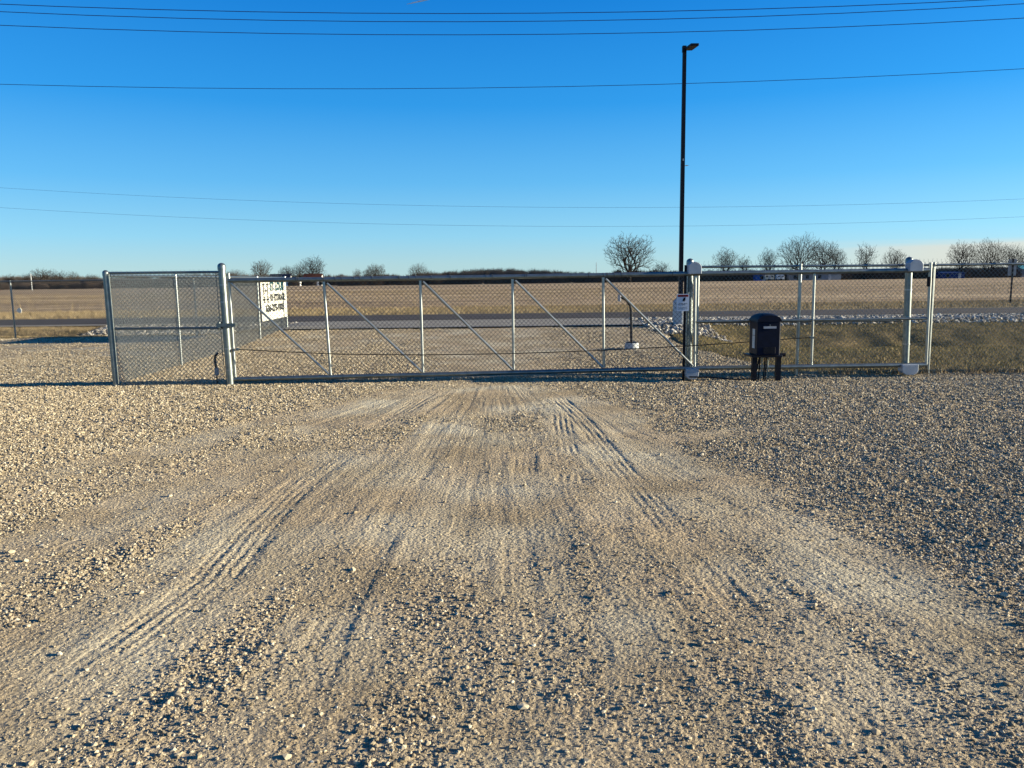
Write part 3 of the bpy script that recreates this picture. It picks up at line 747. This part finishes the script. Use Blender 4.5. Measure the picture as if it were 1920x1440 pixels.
# ------------------------------------------------------------------ gate operator
oy = 12.12
l = P(1419.5, 660, oy); r_ = P(1462.5, 660, oy)
ow = r_.x-l.x; od = .42; zb = P(1440, 666, oy).z; zt = P(1440, 588, oy).z
cx = (l.x+r_.x)/2
op = thing('gate_operator', (cx, oy+od/2, 0), 'black gate operator cabinet with arched lid on a two legged stand', 'gate operator')
zs = zb+(zt-zb)*.80
mb = MB(); mb.box((cx, oy+od/2, (zb+zs)/2), (ow, od, zs-zb), bev=.015); bevelmod(mb.build('cabinet', M['blackp'], op), .006)
mb = MB(); out = [(-ow/2-.008, 0)]
for k in range(0, 13):
    t = math.pi*(1-k/12); out.append((math.cos(t)*(ow/2+.008)*.96, .035+math.sin(t)**.75*(zt-zs-.03)))
out += [(ow/2+.008, 0)]
# arched lid: the arch curves front to back and side to side
lidv = []; nU, nV = 13, 9
for i in range(nU):
    for j in range(nV):
        u = -1+2*i/(nU-1); v = -1+2*j/(nV-1)
        h = .03+(zt-zs-.03)*(max(0, 1-abs(u)**2.6))**.6*(.72+.28*max(0, 1-abs(v)**2.5)**.5)
        lidv.append((cx+u*(ow/2+.008), oy+od/2+v*(od/2+.01), zs+h))
base = len(lidv)
for i in range(nU):
    for j in range(nV):
        u = -1+2*i/(nU-1); v = -1+2*j/(nV-1); lidv.append((cx+u*(ow/2+.008), oy+od/2+v*(od/2+.01), zs+.001))
fs = []
for i in range(nU-1):
    for j in range(nV-1):
        a_ = i*nV+j; fs.append((a_, a_+nV, a_+nV+1, a_+1)); fs.append((base+a_, base+a_+1, base+a_+nV+1, base+a_+nV))
for j in range(nV-1): 
    fs.append((j, j+1, base+j+1, base+j)); a_ = (nU-1)*nV+j; fs.append((a_+1, a_, base+a_, base+a_+1))
for i in range(nU-1):
    a_ = i*nV; fs.append((a_+nV, a_, base+a_, base+a_+nV)); a_ = i*nV+nV-1; fs.append((a_, a_+nV, base+a_+nV, base+a_))
mb = MB(); mb.add(lidv, fs); mb.build('lid', M['blackp'], op, True)
fy0 = oy-.002
pl = P(1440, 614, oy)
mb = MB(); mb.box((cx+.01, oy-.004, pl.z), (.20, .008, .035)); npz = mb.build('name_plate', M['grey'], op)
lettering('lettering', 'LiftMaster', Vector((cx+.01-.085, oy-.0095, pl.z-.011)), Vector((1, 0, 0)), Z, .17, .022, M['ink'], npz, .02)
k_ = P(1445, 609.5, oy); mb = MB(); mb.tube([(cx+.01, oy-.01, k_.z), (cx+.01, oy, k_.z)], .008, 10); mb.build('lid_screw', M['galv'], op)
q = P(1443, 658, oy)
mb = MB(); mb.box((cx+.01, oy-.005, q.z+.01), (.19, .01, .10), bev=.004); pn = mb.build('reset_panel', M['black'], op)
for dx, dz, w_ in ((-.04, .03, .04), (.03, .03, .03), (-.02, -.005, .05), (.06, .012, .02)):
    mb = MB(); mb.box((cx+.01+dx, oy-.012, q.z+.01+dz), (w_, .004, .008)); mb.build('panel_switch', M['grey'], pn)
lx = cx-ow/2
mb = MB(); mb.box((lx-.002, oy+od*.45, zb+(zs-zb)*.68), (.004, .12, .10)); mb.box((lx-.002, oy+od*.45, zb+(zs-zb)*.38), (.004, .12, .20)); mb.build('warning_label', mat('label white', (.5, .52, .5), .6), op)
mb = MB(); mb.box((cx-.02, oy+od/2, zb-.02), (ow+.12, od+.04, .03), bev=.01); mb.build('stand_plate', M['black'], op)
mb = MB(); mb.tube([(cx+ow/2+.03, oy+od*.3, zb-.01), (cx+ow/2+.13, oy+od*.3, zb-.01)], .03, 14); mb.build('drive_sprocket', M['black'], op)
for s in (-1, 1):
    mb = MB(); mb.box((cx+s*.19-.0, oy+.10, (zb-.04)/2-.03), (.075, .075, zb-.04+.06)); mb.build('leg', M['black'], op)
for dx, dx2, mt_, rr in ((-.08, -.10, 'cable', .012), (-.045, -.065, 'galvd', .008), (.0, -.02, 'cable', .011), (.05, .04, 'galvd', .008), (.025, .01, 'cable', .011)):
    mb = MB(); mb.tube([(cx+dx, oy+.16, zb-.03), (cx+dx+(dx2-dx)*.4, oy+.15, zb*.5), (cx+dx2-.01, oy+.14, -.05)], rr, 8); mb.build('conduit', M[mt_], op, True)
mb = MB(); mb.tube([(cx-.1, oy+.12, zb-.03), (cx-.14, oy+.12, .16), (cx-.19, oy+.12, .06), (cx-.17, oy+.1, .03)], .011, 8); mb.build('conduit', M['cable'], op, True)
hz = [Vector((cx-.17, oy+.05, .03)), Vector((cx-.5, oy+.1, .02)), Vector((cx-.85, oy+.25, .04)), Vector((cx-1.15, oy+.4, .03))]
mb = MB(); mb.tube(hz, .012, 8); tag(mb.build('ground_cable', M['cable'], None, True), 'black cable lying on the gravel between operator stand and gate post', 'cable')

# ------------------------------------------------------------------ keypad pedestal
kb = G(1184.5, 655); ky = kb.y
kp = thing('keypad_pedestal', (kb.x, ky, 0), 'black gooseneck keypad pedestal on a small concrete base behind the gate', 'pedestal')
mb = MB(); mb.lathe((kb.x, ky, -.1), [(.165, 0), (.16, .22), (.15, .25), (.0, .255)], 20); mb.build('concrete_base', M['conc'], kp, True)
mb = MB(); mb.box((kb.x-.01, ky, .165), (.22, .2, .015)); mb.build('base_plate', M['black'], kp)
top = P(1183.5, 582, ky); hd = P(1163, 558.5, ky)
mb = MB(); mb.tube([(kb.x-.01, ky, .16), top, P(1181, 572, ky), P(1175, 563, ky), P(1169, 559, ky), hd], .03, 12); mb.build('gooseneck', M['black'], kp, True)
mb = MB(); mb.box((hd.x-.02, ky, hd.z), (.05, .16, .16), bev=.01); kh = mb.build('keypad', M['grey'], kp)
for i in range(3):
    for j in range(4): mb = MB(); mb.box((hd.x-.048, ky-.04+.04*i, hd.z-.05+.03*j), (.008, .02, .018)); mb.build('key', M['black'], kh)
# ------------------------------------------------------------------ light pole
lb = G(1275, 620); ly = lb.y
lpz = P(1283.5, 92, ly)
lp = thing('light_pole', (lb.x, ly, 0), 'tall slim black light pole with a flat lamp head on a concrete pier', 'light pole')
pw = (P(1289, 600, ly)-P(1261.5, 600, ly)).x/2
pt = P(1275, 562, ly).z
mb = MB(); mb.lathe((lb.x, ly, -.2), [(pw, 0), (pw, pt+.1), (pw*.95, pt+.16), (pw*.7, pt+.22), (0.01, pt+.24)], 28); mb.build('concrete_pier', M['conc'], lp, True)
mb = MB(); mb.tube([(lb.x, ly, pt), (lpz.x, ly, lpz.z)], [.086, .072], 4); o = mb.build('pole', M['black'], lp)
mb = MB(); mb.box((lb.x, ly, pt+.05), (.22, .22, .06)); mb.build('base_cover', M['black'], lp)
mb = MB(); mb.box((lpz.x-.01, ly, lpz.z-.0), (.11, .12, .17)); mb.build('mounting_bracket', M['black'], lp)
# lamp head tipped slightly, reaching right and back
hx = lpz.x-.02; z0 = P(1284, 95.5, ly).z
pts = [(hx+.09, ly-.52), (hx+.33, ly-.52), (hx+.24, ly-.02), (hx+.0, ly-.02)]
mb = MB(); vs = [(x, y, z0) for x, y in pts]+[(x, y, z0+.07) for x, y in pts]
mb.add(vs, [(3, 2, 1, 0), (4, 5, 6, 7), (0, 1, 5, 4), (1, 2, 6, 5), (2, 3, 7, 6), (3, 0, 4, 7)]); lh = bevelmod(mb.build('lamp_head', M['black'], lp), .012)
vs = [(hx+.12, ly-.47), (hx+.30, ly-.47), (hx+.25, ly-.16), (hx+.07, ly-.16)]
mb = MB(); mb.add([(x, y, z0-.006) for x, y in vs]+[(x, y, z0+.002) for x, y in vs], [(3, 2, 1, 0), (4, 5, 6, 7), (0, 1, 5, 4), (1, 2, 6, 5), (2, 3, 7, 6), (3, 0, 4, 7)]); mb.build('lamp_lens', M['lens'], lh)
q = P(1281, 300, ly); mb = MB(); mb.box((lb.x, ly-.055, q.z), (.035, .03, .06)); mb.build('photocell', M['grey'], lp)

# ------------------------------------------------------------------ overhead wires
M['wirec'] = mat('blue black insulated wire', (.025, .04, .14), .6, 0, .2, 3)
def wire(pix, Y, r, label, ext=70):
    p = [P(a, b, Y) for a, b in pix]; A = np.array([[q.x**2, q.x, 1] for q in p]); zz = np.array([q.z for q in p])
    c = np.linalg.lstsq(A, zz, rcond=None)[0]
    xs = np.linspace(p[0].x-ext, p[-1].x+ext, 60)
    mb = MB(); mb.tube([(x, Y, c[0]*x*x+c[1]*x+c[2]) for x in xs], r, 6)
    return tag(mb.build('overhead_wire', M['wirec'], None, True), label, 'wire', 'overhead wires crossing the sky')
wire([(0, 8), (400, 20), (850, 26), (1500, 14), (1850, 0)], 24, .010, 'topmost of the three close overhead wires')
wire([(0, 22), (400, 35.5), (850, 41), (1500, 28), (1920, 7)], 25, .010, 'middle one of the three close overhead wires')
wire([(0, 47.5), (400, 60), (850, 66), (1500, 53), (1920, 34)], 25.6, .010, 'lowest of the three close overhead wires')
wire([(0, 158), (400, 165), (850, 166.5), (1283, 156), (1920, 129)], 25, .008, 'single overhead wire passing behind the light pole well below the group of three')
wire([(0, 352), (480, 376), (960, 389), (1280, 388), (1920, 373)], 52, .006, 'upper of the two faint wires low over the field')
wire([(0, 390), (480, 411), (960, 425), (1150, 425), (1920, 406)], 52, .006, 'lower of the two faint wires just above the trees')

# ------------------------------------------------------------------ bare trees
def gen_tree(seed, rx, rz, zc, th, N, vase=0, H=18):
    rnd = random.Random(seed); g = np.random.default_rng(seed); T = MB(); K = MB()
    tr = H*.024
    top = np.array([rnd.gauss(0, .15), rnd.gauss(0, .15), th])
    T.tube([(0, 0, -.5), (0, 0, .3), tuple(top)], [tr*1.5, tr, tr*.8], 8)
    D = g.normal(size=(N*3, 3)); D /= np.linalg.norm(D, axis=1)[:, None]; sq = 1+.18*g.normal()
    u = g.random(N*3)**(1/2.1)
    lump = .62+.60*vnoise(D[:, 0]*3.1+seed, D[:, 1]*3.1+D[:, 2]*3.6, seed)
    Pn = D*(u*lump)[:, None]*np.array([rx*sq, rx, rz])
    if vase: Pn[:, :2] *= (1-vase+vase*np.clip((Pn[:, 2]/rz+1)/1.5, 0, 1))[:, None]
    Pn[:, 2] += zc
    Pn = Pn[Pn[:, 2] > th*.85+.10*np.hypot(Pn[:, 0], Pn[:, 1])][:N]
    Pn = Pn[np.argsort(np.linalg.norm(Pn-top, axis=1))]
    M_ = 20000; nd = np.zeros((M_, 3)); dr = np.zeros((M_, 3)); par = np.full(M_, -1); nd[0] = top; dr[0] = (0, 0, 1); n = 1
    for t in Pn:
        v = t-nd[:n]; d = np.linalg.norm(v, axis=1)+1e-6; ca = (v*dr[:n]).sum(1)/d
        i = int(np.argmin(d*(1+.6*(1-ca)+1.6*(1-(v@((t-top)/(np.linalg.norm(t-top)+1e-6)))/d))))
        L = d[i]; k = max(1, int(L/.9)); p0 = nd[i].copy(); d0 = dr[i].copy(); prev = i
        c1 = p0+d0*L*.3+(t-p0)*.12
        for j in range(1, k+1):
            q = j/k; p = (1-q)**2*p0+2*q*(1-q)*c1+q*q*t
            if j < k: p = p+g.normal(0, .07, 3)
            if n >= M_-2: break
            nd[n] = p; w_ = p-nd[prev]; w_ /= np.linalg.norm(w_)+1e-9; w_[2] += .12; dr[n] = w_/np.linalg.norm(w_); par[n] = prev; prev = n; n += 1
    tips = np.zeros(n); ch = np.zeros(n, int)
    for i in range(1, n): ch[par[i]] += 1
    for i in range(n-1, 0, -1):
        if ch[i] == 0: tips[i] += 1
        tips[par[i]] += tips[i]
    r = np.minimum(.033*tips**.48, tr*.8)
    for i in range(1, n):
        p_ = par[i]
        K.tube([nd[p_], nd[i]], [min(r[p_], r[i]*1.35), r[i]], 4 if r[i] > .1 else 3, False)
        if tips[i] <= 3:
            for c in range(4):
                b = Vector(nd[i]); e = (Vector(dr[i])+Vector((rnd.gauss(0, .6), rnd.gauss(0, .6), rnd.gauss(.15, .5)))).normalized()*rnd.uniform(.4, 1.1)
                a_ = e.orthogonal().normalized()*.023
                K.add([b-a_, b+a_, b+e], [(0, 1, 2)])
    V = np.array(K.v)
    return T, K, np.percentile(V[:, 2], 99.8), np.percentile(V[:, 0], 98.5)-np.percentile(V[:, 0], 1.5)
protos = []
for prm in [(3, 8, 7.2, 10.6, 2.8, 1500), (11, 6, 7.2, 10.6, 3.2, 1000), (23, 8.6, 6.6, 10.4, 2.6, 1150, .25), (31, 4.6, 7, 10.8, 3.8, 640, .4), (47, 8.4, 8, 9.8, 2.4, 1700)]:
    protos.append([*gen_tree(*prm), None])
def tree(i, px, ytop, wpx, D, label, base=None):
    T, K, zm, w, root = protos[i]
    p = P(px, 520, D); z = float(terr(p.x, D))-.1
    H = P(px, ytop, D).z-z; W = wpx*D/F*.98
    s = (W/w, W/w, H/zm)
    if root is None:
        o = bpy.data.objects.new('bare_tree', None); C.objects.link(o); o['_local'] = 1
        T.build('trunk', M['bark'], o, True); K.build('crown', M['twig'], o)
        del o['_local']
        o.location = (p.x, D, z); o.scale = s; o.rotation_euler.z = random.uniform(0, 6)
        tag(o, label, 'tree', 'bare winter trees around the field'); protos[i][4] = o
        return o
    return dup(root, (p.x, D, z), random.uniform(0, 6.28), s, label)
TREES = [
 (0, 1181, 438, 82, 285, 'largest bare tree, standing alone left of the light pole'),
 (3, 1240, 489, 30, 300, 'small bare tree between the largest lone tree and the light pole'),
 (1, 1361, 462, 46, 290, 'rounded bare tree right of the light pole, first in the right hand row'),
 (3, 1394, 478, 26, 290, 'smallest bare tree of the right hand row, above the blue shed'),
 (1, 1440, 463, 34, 290, 'slim bare tree above the operator cabinet'),
 (4, 1496, 437, 72, 282, 'tallest dark bare tree of the right hand row'),
 (2, 1543, 449, 52, 286, 'broad bare tree touching the tallest one of the right hand row'),
 (1, 1567, 460, 40, 292, 'leaning bare tree at the right edge of the group of three'),
 (3, 1621, 455, 36, 290, 'slim bare tree standing apart between the group of three and the tail end gate post'),
 (1, 1677, 463, 40, 290, 'bare tree just left of the tail end gate post'),
 (0, 1803, 452, 46, 290, 'bare tree against the cream cloud, right of the gate'),
 (4, 1855, 446, 58, 290, 'wide bare tree left of the back of the road sign'),
 (2, 1896, 456, 44, 296, 'bare tree directly behind the road sign'),
 (3, 1928, 462, 40, 290, 'bare tree cut by the right edge of the picture'),
 (2, 490, 487, 36, 420, 'bare tree above the banner, left of the farmhouses'),
 (4, 588, 479, 54, 430, 'round bare tree behind the red roofed farmhouse'),
 (1, 562, 489, 30, 440, 'thin bare tree between the two farmhouse roofs'),
 (0, 540, 498, 30, 520, 'low bare tree behind the dark roofed farmhouse'),
 (2, 443, 504, 32, 480, 'low bare tree just right of the left gate post'),
 (0, 706, 494, 34, 520, 'bare tree in the small clump left of the middle of the gate'),
 (1, 690, 501, 24, 540, 'smaller bare tree leaning on the clump left of the middle of the gate'),
 (3, 670, 503, 16, 560, 'tiny bare tree left of the small clump'),
 (4, 783, 492, 38, 480, 'solitary bare tree above the third upright of the gate'),
 (2, 802, 505, 26, 500, 'low bare tree at the right foot of the solitary one'),
 (0, 82, 503, 44, 450, 'tallest bare tree over the far left fence'),
 (1, 112, 506, 30, 470, 'bare tree right beside the tallest over the far left fence'),
 (4, 138, 507, 26, 460, 'bare tree midway over the far left fence'),
 (2, 50, 512, 26, 480, 'low bare tree second from the left edge'),
 (3, 18, 513, 24, 480, 'low bare tree nearest the left edge'),
 (0, 172, 513, 26, 500, 'low bare tree left of the corner post'),
]
for t_ in TREES: tree(*t_)

# brush rows and distant woods: dense twig masses
def brush(name, clumps, mt, label, rad=.05, per=260, cat='brush'):
    V = []; n = 0
    for x, y, z, w, h in clumps:
        k = int(per*random.uniform(.7, 1.2)); a = rng.uniform(0, 2*np.pi, k); rr = np.sqrt(rng.random(k))*w*.5; t = rng.random(k)
        t = t**.8
        bx = x+np.cos(a)*rr*.8; by = y+np.sin(a)*rr*.5; env = np.sqrt(np.clip(1-(rr/(w*.55))**2, .05, 1))
        b0_ = np.stack([bx, by, z+h*env*t*.75], -1)
        d = np.stack([np.cos(a)*.5*rng.random(k)+rng.normal(0, .25, k), rng.normal(0, .3, k), np.abs(rng.normal(.8, .3, k))], -1)
        l_ = h*rng.uniform(.18, .4, k)
        tip = b0_+d*l_[:, None]; tip[:, 2] = np.minimum(tip[:, 2], z+h*(env*.9+.15))
        r2 = rad*rng.uniform(.5, 1.6, k)
        off = np.stack([r2, 0*r2, 0*r2], -1); off2 = np.stack([0*r2, r2, 0*r2], -1)
        V.append(np.stack([b0_-off, b0_+off, tip], 1)); V.append(np.stack([b0_-off2, b0_+off2, tip], 1))
    V = np.concatenate(V).reshape(-1, 3)
    return tag(npmesh(name, V, np.arange(len(V)).reshape(-1, 3), mt), label, cat, kind='stuff')
cl = []
for i in range(1050):
    px = random.uniform(-150, 2100); D = 292+random.uniform(-6, 30)+ (25 if px < 450 else 0)
    if 482 < px < 546 or 553 < px < 568 or 590 < px < 607: continue
    if 430 < px < 640: D += 60
    p = P(px, 520, D); h = random.uniform(2.4, 3.6)*(1.15 if px > 1000 else 1)
    if 1150 < px < 1235: h *= 1.4
    cl.append((p.x, D, float(terr(p.x, D)), random.uniform(3, 7), h))
brush('hedgerow', cl, M['twigr'], 'dark brushy hedgerow along the far edge of the field', .09, 260, 'hedgerow')
def topline(px):
    pts = [(-200, 520), (0, 519), (100, 516), (190, 519), (420, 512), (640, 515), (760, 514), (830, 510), (870, 505), (930, 503), (975, 505), (990, 509), (1000, 504), (1030, 505), (1060, 510), (1130, 513), (1250, 508), (1330, 507), (1420, 506), (1700, 503), (1800, 500), (1920, 500), (2200, 500)]
    for (a, b), (c, d) in zip(pts, pts[1:]):
        if a <= px <= c: return b+(d-b)*(px-a)/(c-a)
    return 515
cl = []
for i in range(950):
    px = random.uniform(-180, 2150); D = random.uniform(640, 760); p = P(px, 520, D)
    z = float(terr(p.x, D)); h = (P(px, topline(px)+random.uniform(-1.5, 4), D).z-z)*1.1
    cl.append((p.x, D, z, random.uniform(8, 16), h))
brush('distant_woods', cl, M['wood'], 'distant bare woods low along the horizon', .13, 460, 'woods')

# ------------------------------------------------------------------ far buildings
def house(px, D, L, W, wh, rh, roofm, wallm, label, name='farmhouse', cat='house', chimney=True, base=None, rot=0):
    p = P(px, 530, D); z = float(terr(p.x, D))
    o = thing(name, (p.x, D, z), label, cat)
    x, y = p.x, D
    mb = MB(); pr = [(-W/2, 0), (W/2, 0), (W/2, wh), (0, wh+rh), (-W/2, wh)]
    mb.prism(pr, (x-L/2, y, z), (0, 1, 0), (0, 0, 1), (L, 0, 0)); mb.build('wall', wallm, o)
    mb = MB(); e = .35
    for s in (-1, 1):
        n_ = Vector((0, s*rh, W/2)).normalized()*.12
        a = Vector((x-L/2-e, y, z+wh+rh+.05)); b = Vector((x-L/2-e, y+s*(W/2+e), z+wh-e*rh/(W/2)+.05))
        mb.prism([(0, 0), (L+2*e, 0), (L+2*e, 1), (0, 1)], a, (1, 0, 0), b-a, n_)
    rf_ = mb.build('roof', roofm, o)
    if chimney: mb = MB(); mb.box((x-L*.2, y, z+wh+rh+.3), (.8, .8, 1.6)); mb.build('chimney', wallm, rf_)
    for k in range(max(1, int(L/5))):
        wx = x-L/2+2.2+k*4.5
        if wx > x+L/2-1: break
        mb = MB(); mb.box((wx, y-W/2-.03, z+wh*.55), (1.1, .08, 1.2)); mb.build('window', M['ink'], o)
    mb = MB(); mb.box((x+L*.28, y-W/2-.03, z+1.05), (1.0, .07, 2.1)); mb.build('door', M['grey'], o)
    return o
M['roofd'] = mat('dark slate roof', (.03, .035, .05), .8, 0, .2); M['roofr'] = mat('red brown roof', (.065, .026, .02), .85, 0, .2)
M['roofg'] = mat('dark green roof', (.02, .04, .035), .8, 0, .2); M['blue'] = mat('blue tarp', (.02, .09, .3), .6, 0, .2)
M['cream'] = mat('cream shed wall', (.6, .55, .42), .7, 0, .1); M['tealr'] = mat('teal metal roof', (.08, .28, .34), .5, .2, .1)
M['navy'] = mat('navy metal wall', (.012, .03, .12), .6, 0, .2); M['greyb'] = mat('grey shed wall', (.2, .22, .25), .7, 0, .15)
M['whiter'] = mat('white metal roof', (.62, .64, .66), .5, .2, .08)
house(527, 430, 11, 8, 3.4, 3.0, M['roofd'], M['whitep'], 'white farmhouse with dark slate roof above the banner')
house(555, 440, 6, 5, 2.8, 2.2, M['roofg'], M['whitep'], 'small dark green roofed house between the two farmhouses', chimney=False)
house(588, 425, 9.5, 7, 3.3, 3.0, M['roofr'], M['whitep'], 'white farmhouse with red brown roof under the round tree')
house(478, 440, 31, 9, 3.0, .9, M['whiter'], M['greyb'], 'long low shed with white metal roof behind the left gate bay', 'shed', 'shed', False)
def camper(px, D, L, H, body, label):
    p = P(px, 525, D); z = float(terr(p.x, D)); o = thing('camper_trailer', (p.x, D, z), label, 'camper')
    mb = MB(); x0 = p.x-L/2
    mb.prism([(0, .5), (L, .5), (L, H*.7), (L-.25, H*.93), (L-.7, H), (.5, H), (.12, H*.92), (0, H*.7)], (x0, D-1.1, z), (1, 0, 0), (0, 0, 1), (0, 2.2, 0)); mb.build('body', body, o)
    for dx in (L*.42, L*.6):
        mb = MB(); mb.tube([(x0+dx, D-1.15, z+.35), (x0+dx, D-.9, z+.35)], .35, 14); mb.build('wheel', M['ink'], o)
    for dx in (L*.22, L*.78):
        mb = MB(); mb.box((x0+dx, D-1.12, z+H*.62), (L*.2, .05, H*.2)); mb.build('window', M['ink'], o)
    mb = MB(); mb.box((x0+L*.5, D-1.12, z+H*.48), (.7, .05, H*.55)); mb.build('door', M['grey'], o)
house(1424, 284, 3.8, 3, 2.1, .7, M['blue'], M['blue'], 'small bright blue shed just left of the cream camper', 'shed', 'shed', False)
camper(1441, 283, 3.4, 2.5, M['cream'], 'cream camper trailer parked right of the bright blue shed')
camper(1462, 284, 2.6, 2.4, M['whitep'], 'short white camper trailer right of the cream one')
house(1520, 288, 19, 8, 2.2, .9, M['greyb'], M['greyb'], 'long grey shed in the dark tree line behind the gate tail', 'shed', 'shed', False)
house(1778, 288, 8.4, 6, 1.9, .5, M['navy'], M['navy'], 'low navy blue shed at the field edge right of the gate', 'shed', 'shed', False)
house(1925, 300, 9, 7, 3.2, 1.6, M['tealr'], M['greyb'], 'teal roofed shed at the right edge of the picture', 'shed', 'shed', False)
# radio mast and utility pole
p = P(1118, 520, 900); mb = MB(); mb.tube([(p.x, 900, -2), (p.x, 900, P(1118, 492, 900).z)], [.5, .25], 5)
mst = thing('radio_mast', (p.x, 900, -1), 'thin radio mast on the horizon left of the largest lone tree', 'mast'); mb.build('mast', M['greyb'], mst)
mb = MB()
for k in range(6): mb.box((p.x, 900, 3+k*2.6), (1.1, 1.1, .15))
mb.build('crossbar', M['greyb'], mst)
p = P(60, 540, 235); q = P(57.5, 513, 235); up_ = thing('utility_pole', (p.x, 235, 0), 'thin pale pole in the field beyond the far left fence', 'pole')
mb = MB(); mb.tube([(p.x, 235, -.2), (p.x, 235, q.z)], .11, 8); mb.build('pole', M['conc'], up_)
mb = MB(); mb.box((p.x, 235, q.z-.4), (.9, .1, .12)); mb.build('crossarm', M['conc'], up_)
# road sign seen from behind
sy = 41.5; rb = P(1893, 568, sy); rt_ = P(1897, 486, sy); x_ = rb.x+.02
rs = thing('road_sign', (x_, sy, 0), 'grey back of a narrow road sign on a dark post across the road, far right', 'road sign')
mb = MB(); mb.box((x_, sy-.02, rt_.z/2), (.07, .05, rt_.z+.1)); mb.build('sign_post', M['black'], rs)
sb_ = P(1897, 517, sy).z
mb = MB(); mb.prism([(-.22, .03), (-.19, 0), (.19, 0), (.22, .03), (.22, rt_.z-sb_-.03), (.19, rt_.z-sb_), (-.19, rt_.z-sb_), (-.22, rt_.z-sb_-.03)], (x_, sy+.02, sb_), (1, 0, 0), (0, 0, 1), (0, .012, 0)); mb.build('sign_panel', M['greyb'], rs)
mb = MB()
for z_ in (sb_+.15, rt_.z-.15): mb.tube([(x_, sy-.06, z_), (x_, sy+.02, z_)], .015, 8)
mb.build('bolt', M['galv'], rs)
# contrail
a = P(762, 8, 5000); b = P(800, -1, 5000)
mb = MB(); mb.tube([a, a.lerp(b, .3), b, b+(b-a)], [1.0, 4, 6, 7], 8); tag(mb.build('contrail', mat('white vapour', (.45, .6, .85), 1)), 'short white vapour trail at the top edge of the sky', 'contrail')

# ------------------------------------------------------------------ light and sky
EL, AZ = R(12.5), R(92)       # azimuth clockwise from +Y (view direction): the sun stands to the right
sd = Vector((math.sin(AZ)*math.cos(EL), math.cos(AZ)*math.cos(EL), math.sin(EL)))
sun = bpy.data.lights.new('sun', 'SUN'); sun.energy = 5.0; sun.angle = R(.5); sun.color = (1, .90, .67)
so = bpy.data.objects.new('sun', sun); C.objects.link(so); so.rotation_euler = sd.to_track_quat('Z', 'Y').to_euler()
w = bpy.data.worlds.new('World'); sc.world = w; w.use_nodes = True
N = w.node_tree.nodes; L = w.node_tree.links; bg = N['Background']
sk = N.new('ShaderNodeTexSky'); sk.sky_type = 'NISHITA'; sk.sun_disc = False; sk.sun_elevation = EL; sk.sun_rotation = AZ
sk.air_density = 1.0; sk.dust_density = .3; sk.ozone_density = 3.0; sk.altitude = 100
tc = N.new('ShaderNodeTexCoord'); sp = N.new('ShaderNodeSeparateXYZ'); L.new(tc.outputs['Generated'], sp.inputs[0])
rp = N.new('ShaderNodeValToRGB'); e = rp.color_ramp.elements
ST = [(0, (.50, .72, .74)), (.02, (.45, .72, .79)), (.055, (.29, .68, .93)), (.12, (.12, .51, .94)), (.21, (.018, .335, .87)), (.32, (.0, .225, .74)), (.6, (.0, .10, .42)), (1, (.0, .075, .32))]
while len(e) < len(ST): e.new(.5)
for q, (p_, c_) in enumerate(ST): e[q].position = p_; e[q].color = (*c_, 1)
L.new(sp.outputs[2], rp.inputs[0])
def mth(op, a, b=None, c=None):
    n_ = N.new('ShaderNodeMath'); n_.operation = op
    for i, x in enumerate((a, b, c)):
        if x is None: continue
        if isinstance(x, (int, float)): n_.inputs[i].default_value = x
        else: L.new(x, n_.inputs[i])
    return n_.outputs[0]
# brighter towards the sun side and, a little, away to the left
xx = mth('MULTIPLY', sp.outputs[0], sp.outputs[0])
az_ = mth('ADD', mth('MULTIPLY_ADD', sp.outputs[0], .12, 1.0), mth('MULTIPLY', xx, .35))
vm = N.new('ShaderNodeVectorMath'); vm.operation = 'SCALE'; L.new(rp.outputs[0], vm.inputs[0]); L.new(mth('MULTIPLY', az_, 2.85), vm.inputs[3])
mxw = N.new('ShaderNodeMix'); mxw.data_type = 'RGBA'; mxw.inputs[0].default_value = .96
L.new(sk.outputs[0], mxw.inputs[6]); L.new(vm.outputs[0], mxw.inputs[7])
# thin cream cloud low on the right
mp = N.new('ShaderNodeMapping'); mp.inputs['Scale'].default_value = (3, 3, 60); L.new(tc.outputs['Generated'], mp.inputs[0])
nz = N.new('ShaderNodeTexNoise'); nz.inputs['Scale'].default_value = 1.6; nz.inputs['Detail'].default_value = 4; L.new(mp.outputs[0], nz.inputs[0])
def ss(v, a, b):
    n_ = N.new('ShaderNodeMapRange'); n_.interpolation_type = 'SMOOTHSTEP'; n_.inputs[1].default_value = a; n_.inputs[2].default_value = b; L.new(v, n_.inputs[0]); return n_.outputs[0]
zj = mth('MULTIPLY_ADD', nz.outputs[0], .012, sp.outputs[2])
band = mth('MULTIPLY', ss(zj, .046, .036), ss(sp.outputs[0], .30, .50))
mc = N.new('ShaderNodeMix'); mc.data_type = 'RGBA'; L.new(mth('MULTIPLY', band, .7), mc.inputs[0]); L.new(mxw.outputs[2], mc.inputs[6]); mc.inputs[7].default_value = (2.45, 2.3, 1.95, 1)
L.new(mc.outputs[2], bg.inputs['Color']); bg.inputs['Strength'].default_value = .12
sc.view_settings.view_transform = 'Standard'; sc.view_settings.look = 'None'; sc.view_settings.exposure = 1.46; sc.view_settings.gamma = 1
for o in bpy.data.objects:
    if '_local' in o: del o['_local']
